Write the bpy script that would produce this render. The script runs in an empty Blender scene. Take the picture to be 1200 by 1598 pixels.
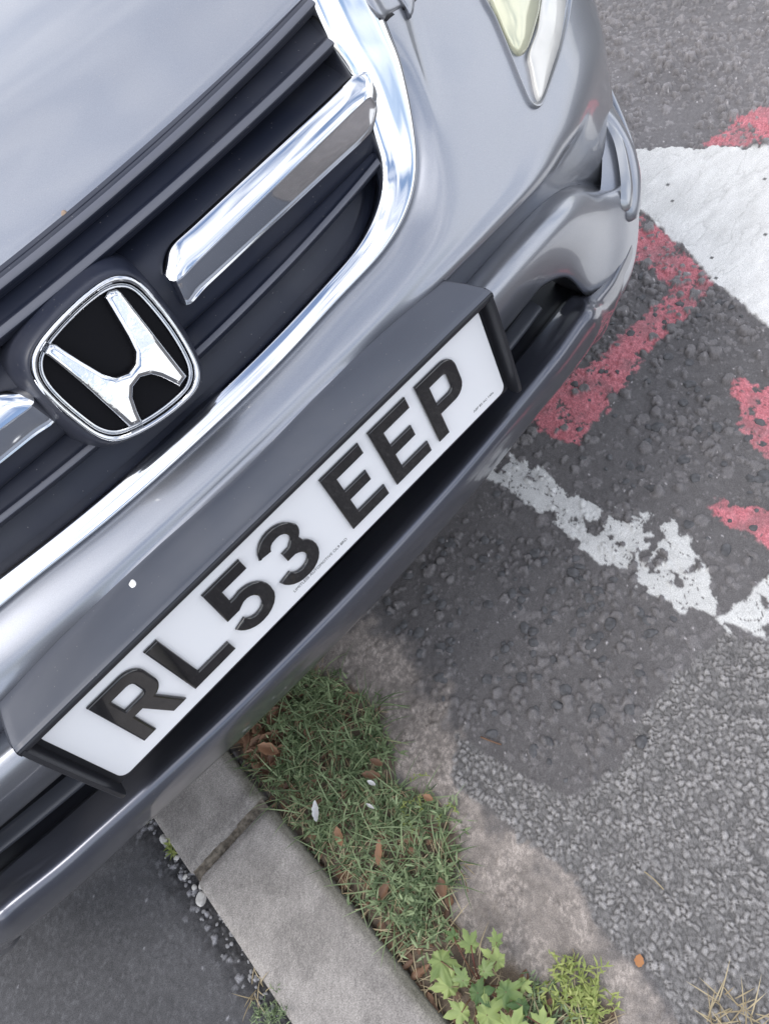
import bpy, bmesh, math, random
import numpy as np
from mathutils import Vector, Matrix
random.seed(7); rng = np.random.default_rng(11)
scene = bpy.context.scene
COL = scene.collection

# ------------------------------------------------------------------ camera
W0, H0, F = 1200, 1598, 1145.0
CW = np.array([-0.065, -0.412, 1.026])
RW = np.array([[0.6864, -0.6651, -0.294], [0.6994, 0.493, 0.5175], [-0.1993, -0.5609, 0.8036]])
U_, _, V_ = np.linalg.svd(RW); RW = U_ @ V_
cam = bpy.data.cameras.new("camera"); camo = bpy.data.objects.new("camera", cam); COL.objects.link(camo)
m = Matrix([list(RW[0]) + [0], list(RW[1]) + [0], list(RW[2]) + [0], [0, 0, 0, 1]]).transposed()
m.translation = Vector(CW); camo.matrix_world = m
cam.sensor_fit = 'VERTICAL'; cam.sensor_height = 24.0; cam.lens = F / H0 * 24.0
cam.clip_start = 0.02; cam.clip_end = 500
cam.dof.use_dof = False
scene.camera = camo

# ------------------------------------------------------------------ world, sun, exposure
SUN_EL, SUN_AZ = math.radians(58), math.radians(-78)     # azimuth of the sun measured from +y towards +x
w = bpy.data.worlds.new("World"); scene.world = w; w.use_nodes = True
nt = w.node_tree; nt.nodes.clear()
def wn(t, **k):
    n = nt.nodes.new(t)
    for a, b in k.items(): setattr(n, a, b)
    return n
out = wn('ShaderNodeOutputWorld'); bg = wn('ShaderNodeBackground'); sky = wn('ShaderNodeTexSky', sky_type='NISHITA')
sky.sun_disc = False; sky.sun_elevation = SUN_EL; sky.sun_rotation = SUN_AZ; sky.dust_density = 1.5; sky.air_density = 1.0
tc = wn('ShaderNodeTexCoord'); mp = wn('ShaderNodeMapping'); mp.inputs['Scale'].default_value = (1, 1, 2.2)
nz = wn('ShaderNodeTexNoise'); nz.inputs['Scale'].default_value = 2.1; nz.inputs['Detail'].default_value = 9; nz.inputs['Roughness'].default_value = .58
nz.inputs['Distortion'].default_value = .6
ra = wn('ShaderNodeValToRGB'); ra.color_ramp.elements[0].position = .38; ra.color_ramp.elements[1].position = .57
mx = wn('ShaderNodeMix', data_type='RGBA')
hs = wn('ShaderNodeRGB'); hs.outputs[0].default_value = (8.9, 9.0, 9.35, 1)
nt.links.new(tc.outputs['Generated'], mp.inputs['Vector']); nt.links.new(mp.outputs[0], nz.inputs['Vector'])
nt.links.new(nz.outputs['Fac'], ra.inputs['Fac']); nt.links.new(ra.outputs['Color'], mx.inputs['Factor'])
nt.links.new(sky.outputs['Color'], mx.inputs['A']); nt.links.new(hs.outputs[0], mx.inputs['B'])
nt.links.new(mx.outputs['Result'], bg.inputs['Color']); bg.inputs['Strength'].default_value = .115
nt.links.new(bg.outputs[0], out.inputs['Surface'])
sl = bpy.data.lights.new("sun", 'SUN'); sl.energy = .8; sl.angle = math.radians(26); sl.color = (1, .965, .92)
so = bpy.data.objects.new("sun", sl); COL.objects.link(so)
sd = Vector((math.sin(SUN_AZ) * math.cos(SUN_EL), math.cos(SUN_AZ) * math.cos(SUN_EL), math.sin(SUN_EL)))
so.rotation_euler = sd.to_track_quat('Z', 'Y').to_euler(); so.location = (0, -4, 6)
scene.view_settings.view_transform = 'Standard'; scene.view_settings.look = 'None'
scene.view_settings.exposure = 0.94; scene.view_settings.gamma = 1

# ------------------------------------------------------------------ measuring helpers
XC = -0.005                                              # the car's centre line
def bow(x):
    a = np.minimum(abs(x - XC), .86)
    return .16 * a * a + .15 * (a / .8) ** 6
def ray(u, v):
    d = RW.T @ np.array([(u - 600) / F, -(v - 799) / F, -1.0]); return d / np.linalg.norm(d)
def on_ground(u, v, z=0.0):
    d = ray(u, v); return CW + d * ((z - CW[2]) / d[2])
def solve(u, v, fy):
    "first point of a sight line at which y = fy(x, z)"
    d = ray(u, v); k0 = .3; f0 = None
    for k in np.arange(.3, 2.6, .004):
        p = CW + d * k; f = p[1] - fy(p[0], p[2])
        if f >= 0:
            if f0 is None: return p
            t = f0 / (f0 - f); return CW + d * (k - .004 + .004 * t)
        f0 = f
    return CW + d * 2.6
def base(b): return lambda x, z: b + bow(x)
def G(off=0.0): return lambda x, z: .089 + .38 * (z - .56) + bow(x) + off          # grille face
def Osurf(off=0.0): return lambda x, z: .06 + .68 * max(z - .57, -.05) + bow(x) + off   # body skin beside it
def mir(p): return np.array([2 * XC - p[0], p[1], p[2]])

# ------------------------------------------------------------------ mesh helpers
def mesh_obj(name, verts, faces, mat=None, parent=None, smooth=True):
    me = bpy.data.meshes.new(name); me.from_pydata([tuple(map(float, v)) for v in verts], [], faces); me.update()
    if smooth: me.polygons.foreach_set('use_smooth', [True] * len(me.polygons))
    if mat:
        for mm in (mat if isinstance(mat, (list, tuple)) else [mat]): me.materials.append(mm)
    o = bpy.data.objects.new(name, me); COL.objects.link(o)
    if parent: o.parent = parent
    return o
def tag(o, label=None, cat=None, group=None, kind=None):
    if label: o['label'] = label
    if cat: o['category'] = cat
    if group: o['group'] = group
    if kind: o['kind'] = kind
    return o
def empty(name, loc=(0, 0, 0)):
    o = bpy.data.objects.new(name, None); COL.objects.link(o); o.location = loc; o.empty_display_size = .1; return o
def cr(P, m, closed=False):
    "Catmull-Rom through P, m steps a segment"
    P = [np.asarray(p, float) for p in P]; n = len(P); o = []
    rngs = range(n if closed else n - 1)
    for i in rngs:
        if closed: a, b, c, d = P[i - 1], P[i], P[(i + 1) % n], P[(i + 2) % n]
        else:
            b, c = P[i], P[i + 1]; a = P[i - 1] if i > 0 else 2 * b - c; d = P[i + 2] if i + 2 < n else 2 * c - b
        for k in range(m):
            t = k / m
            o.append(.5 * ((2 * b) + (c - a) * t + (2 * a - 5 * b + 4 * c - d) * t * t + (3 * b - a - 3 * c + d) * t ** 3))
    if not closed: o.append(P[-1])
    return o
def half_to_full(row):
    return [mir(p) for p in row[:0:-1]] + list(row)
def loft(rows, ms=6, mr=5, sym=True, smooth_rows=True):
    if sym: rows = [half_to_full(r) for r in rows]
    R = [cr(r, ms) for r in rows]
    n = len(R[0]); cols = []
    for j in range(n):
        c = [r[j] for r in R]
        cols.append(cr(c, mr) if smooth_rows else c)
    k = len(cols[0]); V = [cols[j][i] for i in range(k) for j in range(n)]
    Fc = [(i * n + j, i * n + j + 1, (i + 1) * n + j + 1, (i + 1) * n + j) for i in range(k - 1) for j in range(n - 1)]
    return V, Fc
def join(*parts):
    V, Fc = [], []
    for v, f in parts:
        o = len(V); V += list(v); Fc += [tuple(i + o for i in q) for q in f]
    return V, Fc
def solidify(o, t, off=-1):
    md = o.modifiers.new('s', 'SOLIDIFY'); md.thickness = t; md.offset = off; return o
def box(c, s):
    c = np.array(c); h = np.array(s) / 2
    V = [c + h * np.array([a, b, d]) for a in (-1, 1) for b in (-1, 1) for d in (-1, 1)]
    return V, [(0, 1, 3, 2), (4, 6, 7, 5), (0, 4, 5, 1), (2, 3, 7, 6), (0, 2, 6, 4), (1, 5, 7, 3)]
def tube(P, r, n=10, closed=False, caps=True):
    P = [np.asarray(p, float) for p in P]; V = []; Fc = []; N = len(P); up = np.array([0, 0, 1.])
    for i, p in enumerate(P):
        a = P[i - 1] if (i > 0 or closed) else p; b = P[(i + 1) % N] if (i < N - 1 or closed) else p
        t = b - a; t /= np.linalg.norm(t) + 1e-9
        u = np.cross(t, up)
        if np.linalg.norm(u) < .05: u = np.cross(t, [0, 1, 0])
        u /= np.linalg.norm(u); v = np.cross(u, t); rr = r[i] if hasattr(r, '__len__') else r
        for k in range(n):
            q = 2 * math.pi * k / n; V.append(p + rr * (math.cos(q) * u + math.sin(q) * v))
    for i in range(N if closed else N - 1):
        i2 = (i + 1) % N
        for k in range(n): Fc.append((i * n + k, i * n + (k + 1) % n, i2 * n + (k + 1) % n, i2 * n + k))
    if caps and not closed:
        Fc.append(tuple(range(n - 1, -1, -1))); Fc.append(tuple((N - 1) * n + k for k in range(n)))
    return V, Fc

# ------------------------------------------------------------------ materials
def mat(name, col=(.5, .5, .5), rough=.5, metal=0., coat=0., coatr=.03, spec=.5, noise=None, bump=None, rnoise=None, trans=0., sss=None):
    """noise=(scale, amount, detail) tints the colour; bump=(scale, strength, distance); rnoise=(scale, amount) varies the gloss"""
    M = bpy.data.materials.new(name); M.use_nodes = True; t = M.node_tree; b = t.nodes['Principled BSDF']
    b.inputs['Base Color'].default_value = (*col, 1); b.inputs['Roughness'].default_value = rough; b.inputs['Metallic'].default_value = metal
    b.inputs['Coat Weight'].default_value = coat; b.inputs['Coat Roughness'].default_value = coatr; b.inputs['Specular IOR Level'].default_value = spec
    tcn = t.nodes.new('ShaderNodeTexCoord')
    if noise:
        n = t.nodes.new('ShaderNodeTexNoise'); n.inputs['Scale'].default_value = noise[0]; n.inputs['Detail'].default_value = noise[2] if len(noise) > 2 else 4
        t.links.new(tcn.outputs['Object'], n.inputs['Vector'])
        r = t.nodes.new('ShaderNodeMapRange'); r.inputs['From Min'].default_value = .3; r.inputs['From Max'].default_value = .7
        r.inputs['To Min'].default_value = 1 - noise[1]; r.inputs['To Max'].default_value = 1 + noise[1]
        t.links.new(n.outputs['Fac'], r.inputs['Value'])
        v = t.nodes.new('ShaderNodeVectorMath'); v.operation = 'SCALE'; v.inputs[0].default_value = col
        t.links.new(r.outputs[0], v.inputs['Scale']); t.links.new(v.outputs[0], b.inputs['Base Color'])
    if rnoise:
        n = t.nodes.new('ShaderNodeTexNoise'); n.inputs['Scale'].default_value = rnoise[0]; n.inputs['Detail'].default_value = 6
        t.links.new(tcn.outputs['Object'], n.inputs['Vector'])
        r = t.nodes.new('ShaderNodeMapRange'); r.inputs['From Min'].default_value = .35; r.inputs['From Max'].default_value = .7
        r.inputs['To Min'].default_value = rough; r.inputs['To Max'].default_value = rough + rnoise[1]
        t.links.new(n.outputs['Fac'], r.inputs['Value']); t.links.new(r.outputs[0], b.inputs['Roughness'])
        if coat:
            r2 = t.nodes.new('ShaderNodeMapRange'); r2.inputs['From Min'].default_value = .35; r2.inputs['From Max'].default_value = .75
            r2.inputs['To Min'].default_value = coatr; r2.inputs['To Max'].default_value = coatr + rnoise[1] * .5
            t.links.new(n.outputs['Fac'], r2.inputs['Value']); t.links.new(r2.outputs[0], b.inputs['Coat Roughness'])
    if bump:
        n = t.nodes.new('ShaderNodeTexNoise'); n.inputs['Scale'].default_value = bump[0]; n.inputs['Detail'].default_value = 5
        t.links.new(tcn.outputs['Object'], n.inputs['Vector'])
        q = t.nodes.new('ShaderNodeBump'); q.inputs['Strength'].default_value = bump[1]; q.inputs['Distance'].default_value = bump[2]
        t.links.new(n.outputs['Fac'], q.inputs['Height']); t.links.new(q.outputs[0], b.inputs['Normal'])
    if trans: b.inputs['Transmission Weight'].default_value = trans
    return M
def dust(M, amount=.5, scale=320, col=(.42, .40, .38)):
    "fine specks of dried dirt over a material"
    t = M.node_tree; b = t.nodes['Principled BSDF']; tcn = t.nodes.new('ShaderNodeTexCoord')
    v = t.nodes.new('ShaderNodeTexVoronoi'); v.inputs['Scale'].default_value = scale
    n = t.nodes.new('ShaderNodeTexNoise'); n.inputs['Scale'].default_value = 7; n.inputs['Detail'].default_value = 5
    t.links.new(tcn.outputs['Object'], v.inputs['Vector']); t.links.new(tcn.outputs['Object'], n.inputs['Vector'])
    r = t.nodes.new('ShaderNodeMapRange'); r.inputs['From Min'].default_value = .16; r.inputs['From Max'].default_value = .10
    t.links.new(v.outputs['Distance'], r.inputs['Value'])
    sp = t.nodes.new('ShaderNodeSeparateColor'); t.links.new(v.outputs['Color'], sp.inputs[0])
    g = t.nodes.new('ShaderNodeMath'); g.operation = 'GREATER_THAN'; g.inputs[1].default_value = .90; t.links.new(sp.outputs[0], g.inputs[0])
    m1 = t.nodes.new('ShaderNodeMath'); m1.operation = 'MULTIPLY'; t.links.new(r.outputs[0], m1.inputs[0]); t.links.new(g.outputs[0], m1.inputs[1])
    r2 = t.nodes.new('ShaderNodeMapRange'); r2.inputs['From Min'].default_value = .45; r2.inputs['From Max'].default_value = .75; r2.inputs['To Max'].default_value = .22 * amount
    t.links.new(n.outputs['Fac'], r2.inputs['Value'])
    m2 = t.nodes.new('ShaderNodeMath'); m2.operation = 'MULTIPLY_ADD'; m2.inputs[1].default_value = amount; m2.use_clamp = True
    t.links.new(m1.outputs[0], m2.inputs[0]); t.links.new(r2.outputs[0], m2.inputs[2])
    d = t.nodes.new('ShaderNodeBsdfDiffuse'); d.inputs[0].default_value = (*col, 1)
    mxs = t.nodes.new('ShaderNodeMixShader'); o = t.nodes['Material Output']
    t.links.new(m2.outputs[0], mxs.inputs[0]); t.links.new(b.outputs[0], mxs.inputs[1]); t.links.new(d.outputs[0], mxs.inputs[2]); t.links.new(mxs.outputs[0], o.inputs['Surface'])
    return M
PAINT = dust(mat('car_paint', (.30, .315, .355), .35, .85, 1., .03, noise=(1400, .07, 1), rnoise=(5, .05)), .6)
CHROME = dust(mat('chrome', (.80, .81, .83), .07, 1., noise=(3, .03), bump=(14, .03, .002)), .25, 400)
GRILLE = dust(mat('grille_plastic', (.018, .022, .038), .36, 0, 0, spec=.38, rnoise=(18, .12)), .35, 260)
HOLDER = dust(mat('holder_plastic', (.060, .067, .086), .36, 0, 0, spec=.5, rnoise=(12, .1), bump=(900, .08, .0003)), .35, 260)
SLATSHEEN = mat('slat_nose_sheen', (.105, .11, .135), .32)  # lighter grey paints the sky's highlight onto the slat noses
LIPP = dust(mat('lip_paint_shaded', (.085, .092, .12), .28, .6, 1., .05, rnoise=(6, .06)), .3)  # body paint copied darker, the lip's dark reflections put into its colour
LIP = dust(mat('lip_plastic', (.014, .015, .022), .27, 0, 0, spec=.55, rnoise=(9, .08)), .35, 260)
BLACK = mat('cavity_black', (.008, .008, .010), .6)
RUBBER = mat('rubber_seal', (.014, .014, .017), .5)
PLATEW = dust(mat('plate_white', (.90, .905, .93), .28, 0, 1., .02), .10, 300, (.5, .47, .42))
GEL = mat('character_black', (.007, .007, .009), .10, 0, 1., .03)
RIMBLK = mat('holder_rim', (.020, .021, .026), .35)
PRINT = mat('print_black', (.05, .05, .055), .5)
CREAM = mat('headlight_yellowed', (.60, .60, .44), .12, .25, 1., .04, noise=(22, .10), bump=(40, .06, .002))
LENS = mat('headlight_clear', (.62, .61, .58), .28, .15, 1., .05, noise=(16, .12), bump=(30, .10, .003))
BEZEL = mat('headlight_bezel', (.36, .37, .39), .28, .7, 1., .03)
TYRE = mat('tyre_rubber', (.02, .02, .02), .8, bump=(60, .3, .003))
ALLOY = mat('wheel_alloy', (.45, .46, .48), .3, .9)

# ================================================================== the road and footpath
def hsh(ix, iy, k):
    h = (ix.astype(np.int64) * 374761393 + iy.astype(np.int64) * 668265263 + k * 1442695041) & 0xffffffff
    h = ((h ^ (h >> 13)) * 1274126177) & 0xffffffff
    return ((h ^ (h >> 16)) & 0xffffff) / float(0xffffff)
def vnoise(x, y, k=0):
    ix = np.floor(x); iy = np.floor(y); fx = x - ix; fy = y - iy; fx = fx * fx * (3 - 2 * fx); fy = fy * fy * (3 - 2 * fy)
    a = hsh(ix, iy, k); b = hsh(ix + 1, iy, k); c = hsh(ix, iy + 1, k); d = hsh(ix + 1, iy + 1, k)
    return (a * (1 - fx) + b * fx) * (1 - fy) + (c * (1 - fx) + d * fx) * fy
def fbm(x, y, s, o=4, k=0):
    v = 0; a = .5; t = 0
    for i in range(o): v = v + a * vnoise(x / s + 17.3 * i, y / s - 9.1 * i, k + i); t += a; a *= .5; s *= .5
    return v / t
def voro(x, y, cell, k=0, jit=.9, sq=1.0):
    gx = x / cell; gy = y / cell * sq; ix = np.floor(gx); iy = np.floor(gy)
    F1 = np.full(x.shape, 9.); F2 = np.full(x.shape, 9.); ID = np.zeros(x.shape)
    for dx in (-1, 0, 1):
        for dy in (-1, 0, 1):
            cx = ix + dx; cy = iy + dy
            px = cx + .5 + jit * (hsh(cx, cy, k + 5) - .5); py = cy + .5 + jit * (hsh(cx, cy, k + 6) - .5)
            d = np.hypot(gx - px, gy - py); idn = hsh(cx, cy, k + 7); m1 = d < F1
            F2 = np.where(m1, F1, np.minimum(F2, d)); ID = np.where(m1, idn, ID); F1 = np.where(m1, d, F1)
    return F1, F2, ID
def sdf(x, y, poly):
    "signed distance, positive inside"
    P = np.array(poly)[:, :2]; d = np.full(x.shape, 1e9); ins = np.zeros(x.shape, bool)
    for i in range(len(P)):
        a = P[i - 1]; b = P[i]; e = b - a; t = np.clip(((x - a[0]) * e[0] + (y - a[1]) * e[1]) / (e @ e + 1e-12), 0, 1)
        d = np.minimum(d, np.hypot(x - a[0] - t * e[0], y - a[1] - t * e[1]))
        c = (a[1] > y) != (b[1] > y)
        with np.errstate(divide='ignore', invalid='ignore'):
            xi = (b[0] - a[0]) * (y - a[1]) / (b[1] - a[1] + 1e-15) + a[0]
        ins ^= c & (x < xi)
    return np.where(ins, d, -d)
def gp(*L): return [on_ground(u, v) for u, v in L]
def sst(a, b, v):
    t = np.clip((v - a) / (b - a), 0, 1); return t * t * (3 - 2 * t)
def axis(lo, hi, step, far_lo=None, far_hi=None, g=1.07):
    a = list(np.arange(lo, hi, step))
    if far_hi is not None:
        s = step; v = a[-1]
        while v < far_hi: s *= g; v += s; a.append(v)
    if far_lo is not None:
        s = step; v = a[0]; L = []
        while v > far_lo: s *= g; v -= s; L.append(v)
        a = L[::-1] + a
    return np.array(a)
def sheet(name, ax, ay, zfun, mat_):
    X, Y = np.meshgrid(ax, ay); Z, C, R = zfun(X, Y); nx, ny = len(ax), len(ay)
    me = bpy.data.meshes.new(name); co = np.stack([X, Y, Z], -1).reshape(-1, 3).astype(np.float32)
    i = np.arange(nx * ny).reshape(ny, nx); q = np.stack([i[:-1, :-1], i[:-1, 1:], i[1:, 1:], i[1:, :-1]], -1).reshape(-1, 4)
    me.vertices.add(len(co)); me.vertices.foreach_set('co', co.ravel())
    me.loops.add(q.size); me.loops.foreach_set('vertex_index', q.ravel().astype(np.int32))
    me.polygons.add(len(q)); me.polygons.foreach_set('loop_start', np.arange(0, q.size, 4, dtype=np.int32)); me.polygons.foreach_set('loop_total', np.full(len(q), 4, dtype=np.int32))
    me.update(); me.validate()
    me.polygons.foreach_set('use_smooth', np.ones(len(q), bool))
    at = me.color_attributes.new('albedo', 'FLOAT_COLOR', 'POINT')
    at.data.foreach_set('color', np.concatenate([C.reshape(-1, 3), R.reshape(-1, 1)], 1).astype(np.float32).ravel())
    me.materials.append(mat_); o = bpy.data.objects.new(name, me); COL.objects.link(o); return o
def ground_mat(name, fine=900, amt=.18):
    M = bpy.data.materials.new(name); M.use_nodes = True; t = M.node_tree; b = t.nodes['Principled BSDF']
    a = t.nodes.new('ShaderNodeAttribute'); a.attribute_name = 'albedo'; tcn = t.nodes.new('ShaderNodeTexCoord')
    n = t.nodes.new('ShaderNodeTexNoise'); n.inputs['Scale'].default_value = fine; n.inputs['Detail'].default_value = 2
    t.links.new(tcn.outputs['Object'], n.inputs['Vector'])
    r = t.nodes.new('ShaderNodeMapRange'); r.inputs['From Min'].default_value = .3; r.inputs['From Max'].default_value = .7; r.inputs['To Min'].default_value = 1 - amt; r.inputs['To Max'].default_value = 1 + amt
    t.links.new(n.outputs['Fac'], r.inputs['Value'])
    v = t.nodes.new('ShaderNodeVectorMath'); v.operation = 'SCALE'; t.links.new(a.outputs['Color'], v.inputs[0]); t.links.new(r.outputs[0], v.inputs['Scale'])
    t.links.new(v.outputs[0], b.inputs['Base Color']); t.links.new(a.outputs['Alpha'], b.inputs['Roughness']); b.inputs['Specular IOR Level'].default_value = .35
    q = t.nodes.new('ShaderNodeBump'); q.inputs['Strength'].default_value = .5; q.inputs['Distance'].default_value = .0006
    t.links.new(n.outputs['Fac'], q.inputs['Height']); t.links.new(q.outputs[0], b.inputs['Normal'])
    return M
KX0, KX1 = -0.402, -0.262
P_white = gp((880, 238), (984, 235), (1100, 231), (1200, 228)) + [np.array([1.66, -.62, 0]), np.array([1.20, -.66, 0])] + gp((1200, 512), (1145, 468), (1105, 440), (1075, 395), (1020, 348), (985, 322), (900, 290))
P_red = [gp((960, 320), (1005, 335), (1060, 385), (1120, 440), (1085, 480), (1020, 545), (985, 600), (940, 640), (905, 698), (880, 690), (815, 655), (830, 620), (880, 590), (930, 560), (1000, 500), (1045, 450), (1020, 420), (975, 415), (950, 380)),
         gp((1140, 598), (1160, 592), (1200, 600), (1290, 610), (1290, 730), (1200, 712), (1170, 690), (1145, 640)),
         gp((1103, 792), (1130, 778), (1200, 798), (1300, 830), (1300, 900), (1200, 868), (1180, 838), (1120, 812)),
         gp((1080, 232), (1130, 200), (1140, 186), (1170, 178), (1200, 160), (1290, 140), (1290, 228))]
P_line = gp((740, 722), (775, 702), (830, 722), (880, 760), (940, 790), (1010, 800), (1062, 812), (1080, 850), (1120, 922), (1140, 988), (1040, 945), (960, 897), (900, 852), (870, 822), (800, 772), (752, 742))
P_line2 = gp((1104, 972), (1150, 942), (1200, 895), (1300, 840), (1500, 1000), (1300, 1040), (1200, 1002), (1150, 978))
P_chip = gp((1120, 985), (1080, 1030), (1010, 1110), (960, 1190), (900, 1245), (830, 1222), (750, 1170), (712, 1150), (712, 1225), (790, 1290), (850, 1330), (900, 1370), (925, 1440), (960, 1480), (1010, 1520), (1060, 1600), (1120, 1700), (1700, 1900), (1900, 1100), (1200, 1000))
P_pale = gp((470, 1010), (560, 975), (640, 1030), (700, 1110), (720, 1200), (790, 1290), (900, 1380), (960, 1480), (1050, 1600), (1100, 1750), (640, 1800), (640, 1450), (640, 1250), (560, 1130), (470, 1060))
P_soil = gp((360, 1150), (400, 1060), (460, 1030), (540, 1070), (600, 1110), (605, 1160), (620, 1215), (690, 1255), (722, 1330), (705, 1430), (770, 1500), (850, 1545), (960, 1560), (990, 1700), (690, 1700))
def road_fun(X, Y):
    far = sst(1.6, 2.6, np.hypot(X, Y))
    n1 = fbm(X, Y, .18, 4, 1); n2 = fbm(X, Y, .035, 4, 9); n3 = fbm(X, Y, .009, 3, 20); n5 = fbm(X, Y, .004, 2, 27); n4 = fbm(X, Y, .007, 2, 24); wx = X + .012 * (n2 - .5); wy = Y + .012 * (fbm(X, Y, .03, 3, 31) - .5)
    chip = sst(-.002, .004, sdf(X, Y, P_chip) + .022 * (n2 - .5) + .016 * (n3 - .5)); pale = sst(-.022, .018, sdf(X, Y, P_pale) + .07 * (n2 - .5) + .03 * (n1 - .5) + .02 * (n3 - .5) + .006) * (1 - chip)
    soil = sst(-.006, .010, sdf(X, Y, P_soil) + .03 * (n2 - .5)); soil = np.maximum(soil, 0)
    # packed chippings
    a1, a2, ai = voro(wx + .004 * (n3 - .5), wy + .003 * (n4 - .5), .0073, 3, .97); edge = np.clip((a2 - a1 - .05 - .10 * n3) / .26, 0, 1); dome = edge ** .6
    zc = dome * (.0010 + .0034 * ai) - .0016
    b1, b2, bi = voro(wx + .3, wy, .0052, 13, .95); zc += .0005 * np.clip((b2 - b1) / .3, 0, 1)
    cc = .076 + dome * (.032 + .15 * ai ** 1.2) + .05 * (n3 - .5)
    # worn tarmac: matrix with bigger stones standing out in patches
    ringd = np.zeros_like(X); big = np.zeros_like(X); tone = np.zeros_like(X)
    for (cell, hgt, k, th, dens) in ((.030, .0090, 41, .36, .45), (.019, .0062, 51, .37, .55), (.0125, .0042, 61, .38, .55)):
        s1, s2, si = voro(X + .010 * (n3 - .5) + .006 * (n2 - .5), Y + .010 * (fbm(X, Y, .011, 2, 77) - .5), cell, k, .95)
        on = (hsh(np.floor(si * 9999), np.floor(si * 777), k) < dens) & True
        cl = sst(.44, .60, fbm(X, Y, .12, 3, k + 3) + .10 * sst(.6, .95, X)) ; rad = th * (.55 + .6 * si)
        rad = rad * (.86 + .5 * (n3 - .3)); prof = np.clip((rad - s1) / .09, 0, 1) ** .8 * np.clip((s2 - s1) / .08, 0, 1) ** .8; ringd = np.maximum(ringd, on * cl * np.clip(1 - abs(s1 - rad - .05) / .07, 0, 1))  # ring round each stone: dark bitumen gap with crevice shade painted in
        z = prof * hgt * (1 + .6 * sst(.6, 1.0, X)) * (.5 + .5 * si) * on * np.clip(cl + .15 * (si > .8), 0, 1)
        tone = np.where(z > big + .0004, .35 + .65 * si, tone); big = np.maximum(big, z)
    c1, c2, ci = voro(X, Y, .0048, 71, .95); grit = np.clip((c2 - c1) / .3, 0, 1)
    zd = big + .0007 * grit * (.3 + ci) + .0035 * (n2 - .5)
    cd = .084 + .030 * (n1 - .5) + .016 * grit * ci + np.where(big > .0005, (.008 + .026 * tone) * (1 + .5 * sst(.6, 1.0, X)), 0) - .010 * ringd + .018 * (n3 - .5)
    sp = (ci > .992) & (c1 < .30); cd = np.where(sp, .27, cd); cd = np.where((ci > .93) & (c1 < .34), cd + .045, cd); cd = cd + .022 * (n5 - .5)
    # pale lichen-worn edge
    p1, p2, pi_ = voro(wx + .003 * (n3 - .5), wy + .003 * (n4 - .5), .0050, 83, .97); zp = .0008 * np.clip((p2 - p1) / .35, 0, 1) * (.4 + pi_)
    cp = .105 + .040 * sst(.30, .70, fbm(X, Y, .05, 5, 93)) + .10 * (n3 - .3) + .05 * (n5 - .3) + .12 * np.clip((p2 - p1) / .35, 0, 1) * (.35 + .65 * pi_) * (pi_ > .42) * sst(.35, .65, n2)
    one = np.ones(3)
    Z = zd * (1 - chip) * (1 - pale) + zc * chip + (zp + .4 * zd) * pale
    dark = cd[..., None] * np.array([1.0, .975, 1.01]); ch = cc[..., None] * np.array([1.0, .995, 1.01]); pl = cp[..., None] * np.array([1.10, 1.0, .93])
    C = dark * (1 - chip - pale)[..., None] + ch * chip[..., None] + pl * pale[..., None]
    Rg = .72 + 0 * X
    # top-right old chippings are greyer
    far2 = sst(.75, 1.05, X) * (1 - chip); C = C * (1 + .35 * far2[..., None])
    C = C * np.array([1.25, 1.21, 1.18])
    # red road paint, worn off the high stones and in patches
    red = np.full(X.shape, -9.)
    for P in P_red: red = np.maximum(red, sdf(X, Y, P))
    rm = sst(-.002, .004, red + .030 * (n2 - .56) + .024 * (n3 - .5)) * sst(.345, .405, n2 * .38 + n3 * .34 + n5 * .28 + .07 * sst(.006, .03, red) - .05) * (1 - sst(.0028, .0048, big) * (tone > .62))
    r1, r2, ri = voro(wx, wy, .0042, 101, .95); rg = np.clip((r2 - r1) / .35, 0, 1)
    Z = Z * (1 - .35 * rm) + rm * (.0006 + .0011 * rg * (.4 + ri))
    rc = np.stack([.52 + .16 * ri, .150 + .09 * ri, .175 + .10 * ri], -1) * (.62 + .38 * rg)[..., None]
    rf = (.90 - .35 * sst(.45, .75, fbm(X, Y, .03, 3, 151)))[..., None] * rm[..., None]; C = C * (1 - rf) + rc * rf
    # white line, broken up
    li = sdf(X, Y, P_line); l2 = sdf(X, Y, P_line2)
    nn = fbm(X + 3, Y, .022, 5, 111); crk = np.abs(fbm(X, Y, .035, 4, 121) - .5)
    wm = sst(-.001, .003, li + .012 * (n3 - .5)) * sst(.435, .475, nn + .04 * (n5 - .5) + .10 * sst(.004, .02, li) - .07 * (1 - sst(0, .018, li + .004)) - .10 * sst(.0015, .005, big)) * sst(.003, .009, crk)
    wm2 = sst(-.001, .003, l2 + .010 * (n3 - .5)) * sst(.36, .42, nn) * sst(.004, .012, crk)
    wm = np.maximum(wm, wm2)
    C = C * (1 - wm[..., None]) + (np.array([.60, .60, .59]) * (.80 + .4 * (nn - .3))[..., None]) * wm[..., None]; Z = Z * (1 - .4 * wm) + .0014 * wm
    # thick white block
    ws = sdf(X, Y, P_white); wb = sst(-.001, .003, ws + .028 * (n2 - .5) + .010 * (n3 - .5))
    ck = sst(.0, .010, np.abs(fbm(X * .35 + Y * .2, Y * 1.3 - X * .1, .09, 4, 131) - .5)); rip = fbm(X * .5, Y * 1.4, .02, 4, 141)
    pit = (hsh(np.floor(X / .006), np.floor(Y / .006), 9) > .996)
    Z = Z * (1 - .93 * wb) + wb * (.0045 + .0040 * (rip - .5) - .0014 * (1 - ck) + .0012 * (n3 - .5))
    wc = .56 + .08 * ck + .16 * (n1 - .5) + .16 * (rip - .5); wc = np.where(pit, .12, wc)
    C = C * (1 - wb[..., None]) + wc[..., None] * np.array([1.0, .99, .965]) * wb[..., None]
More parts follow.
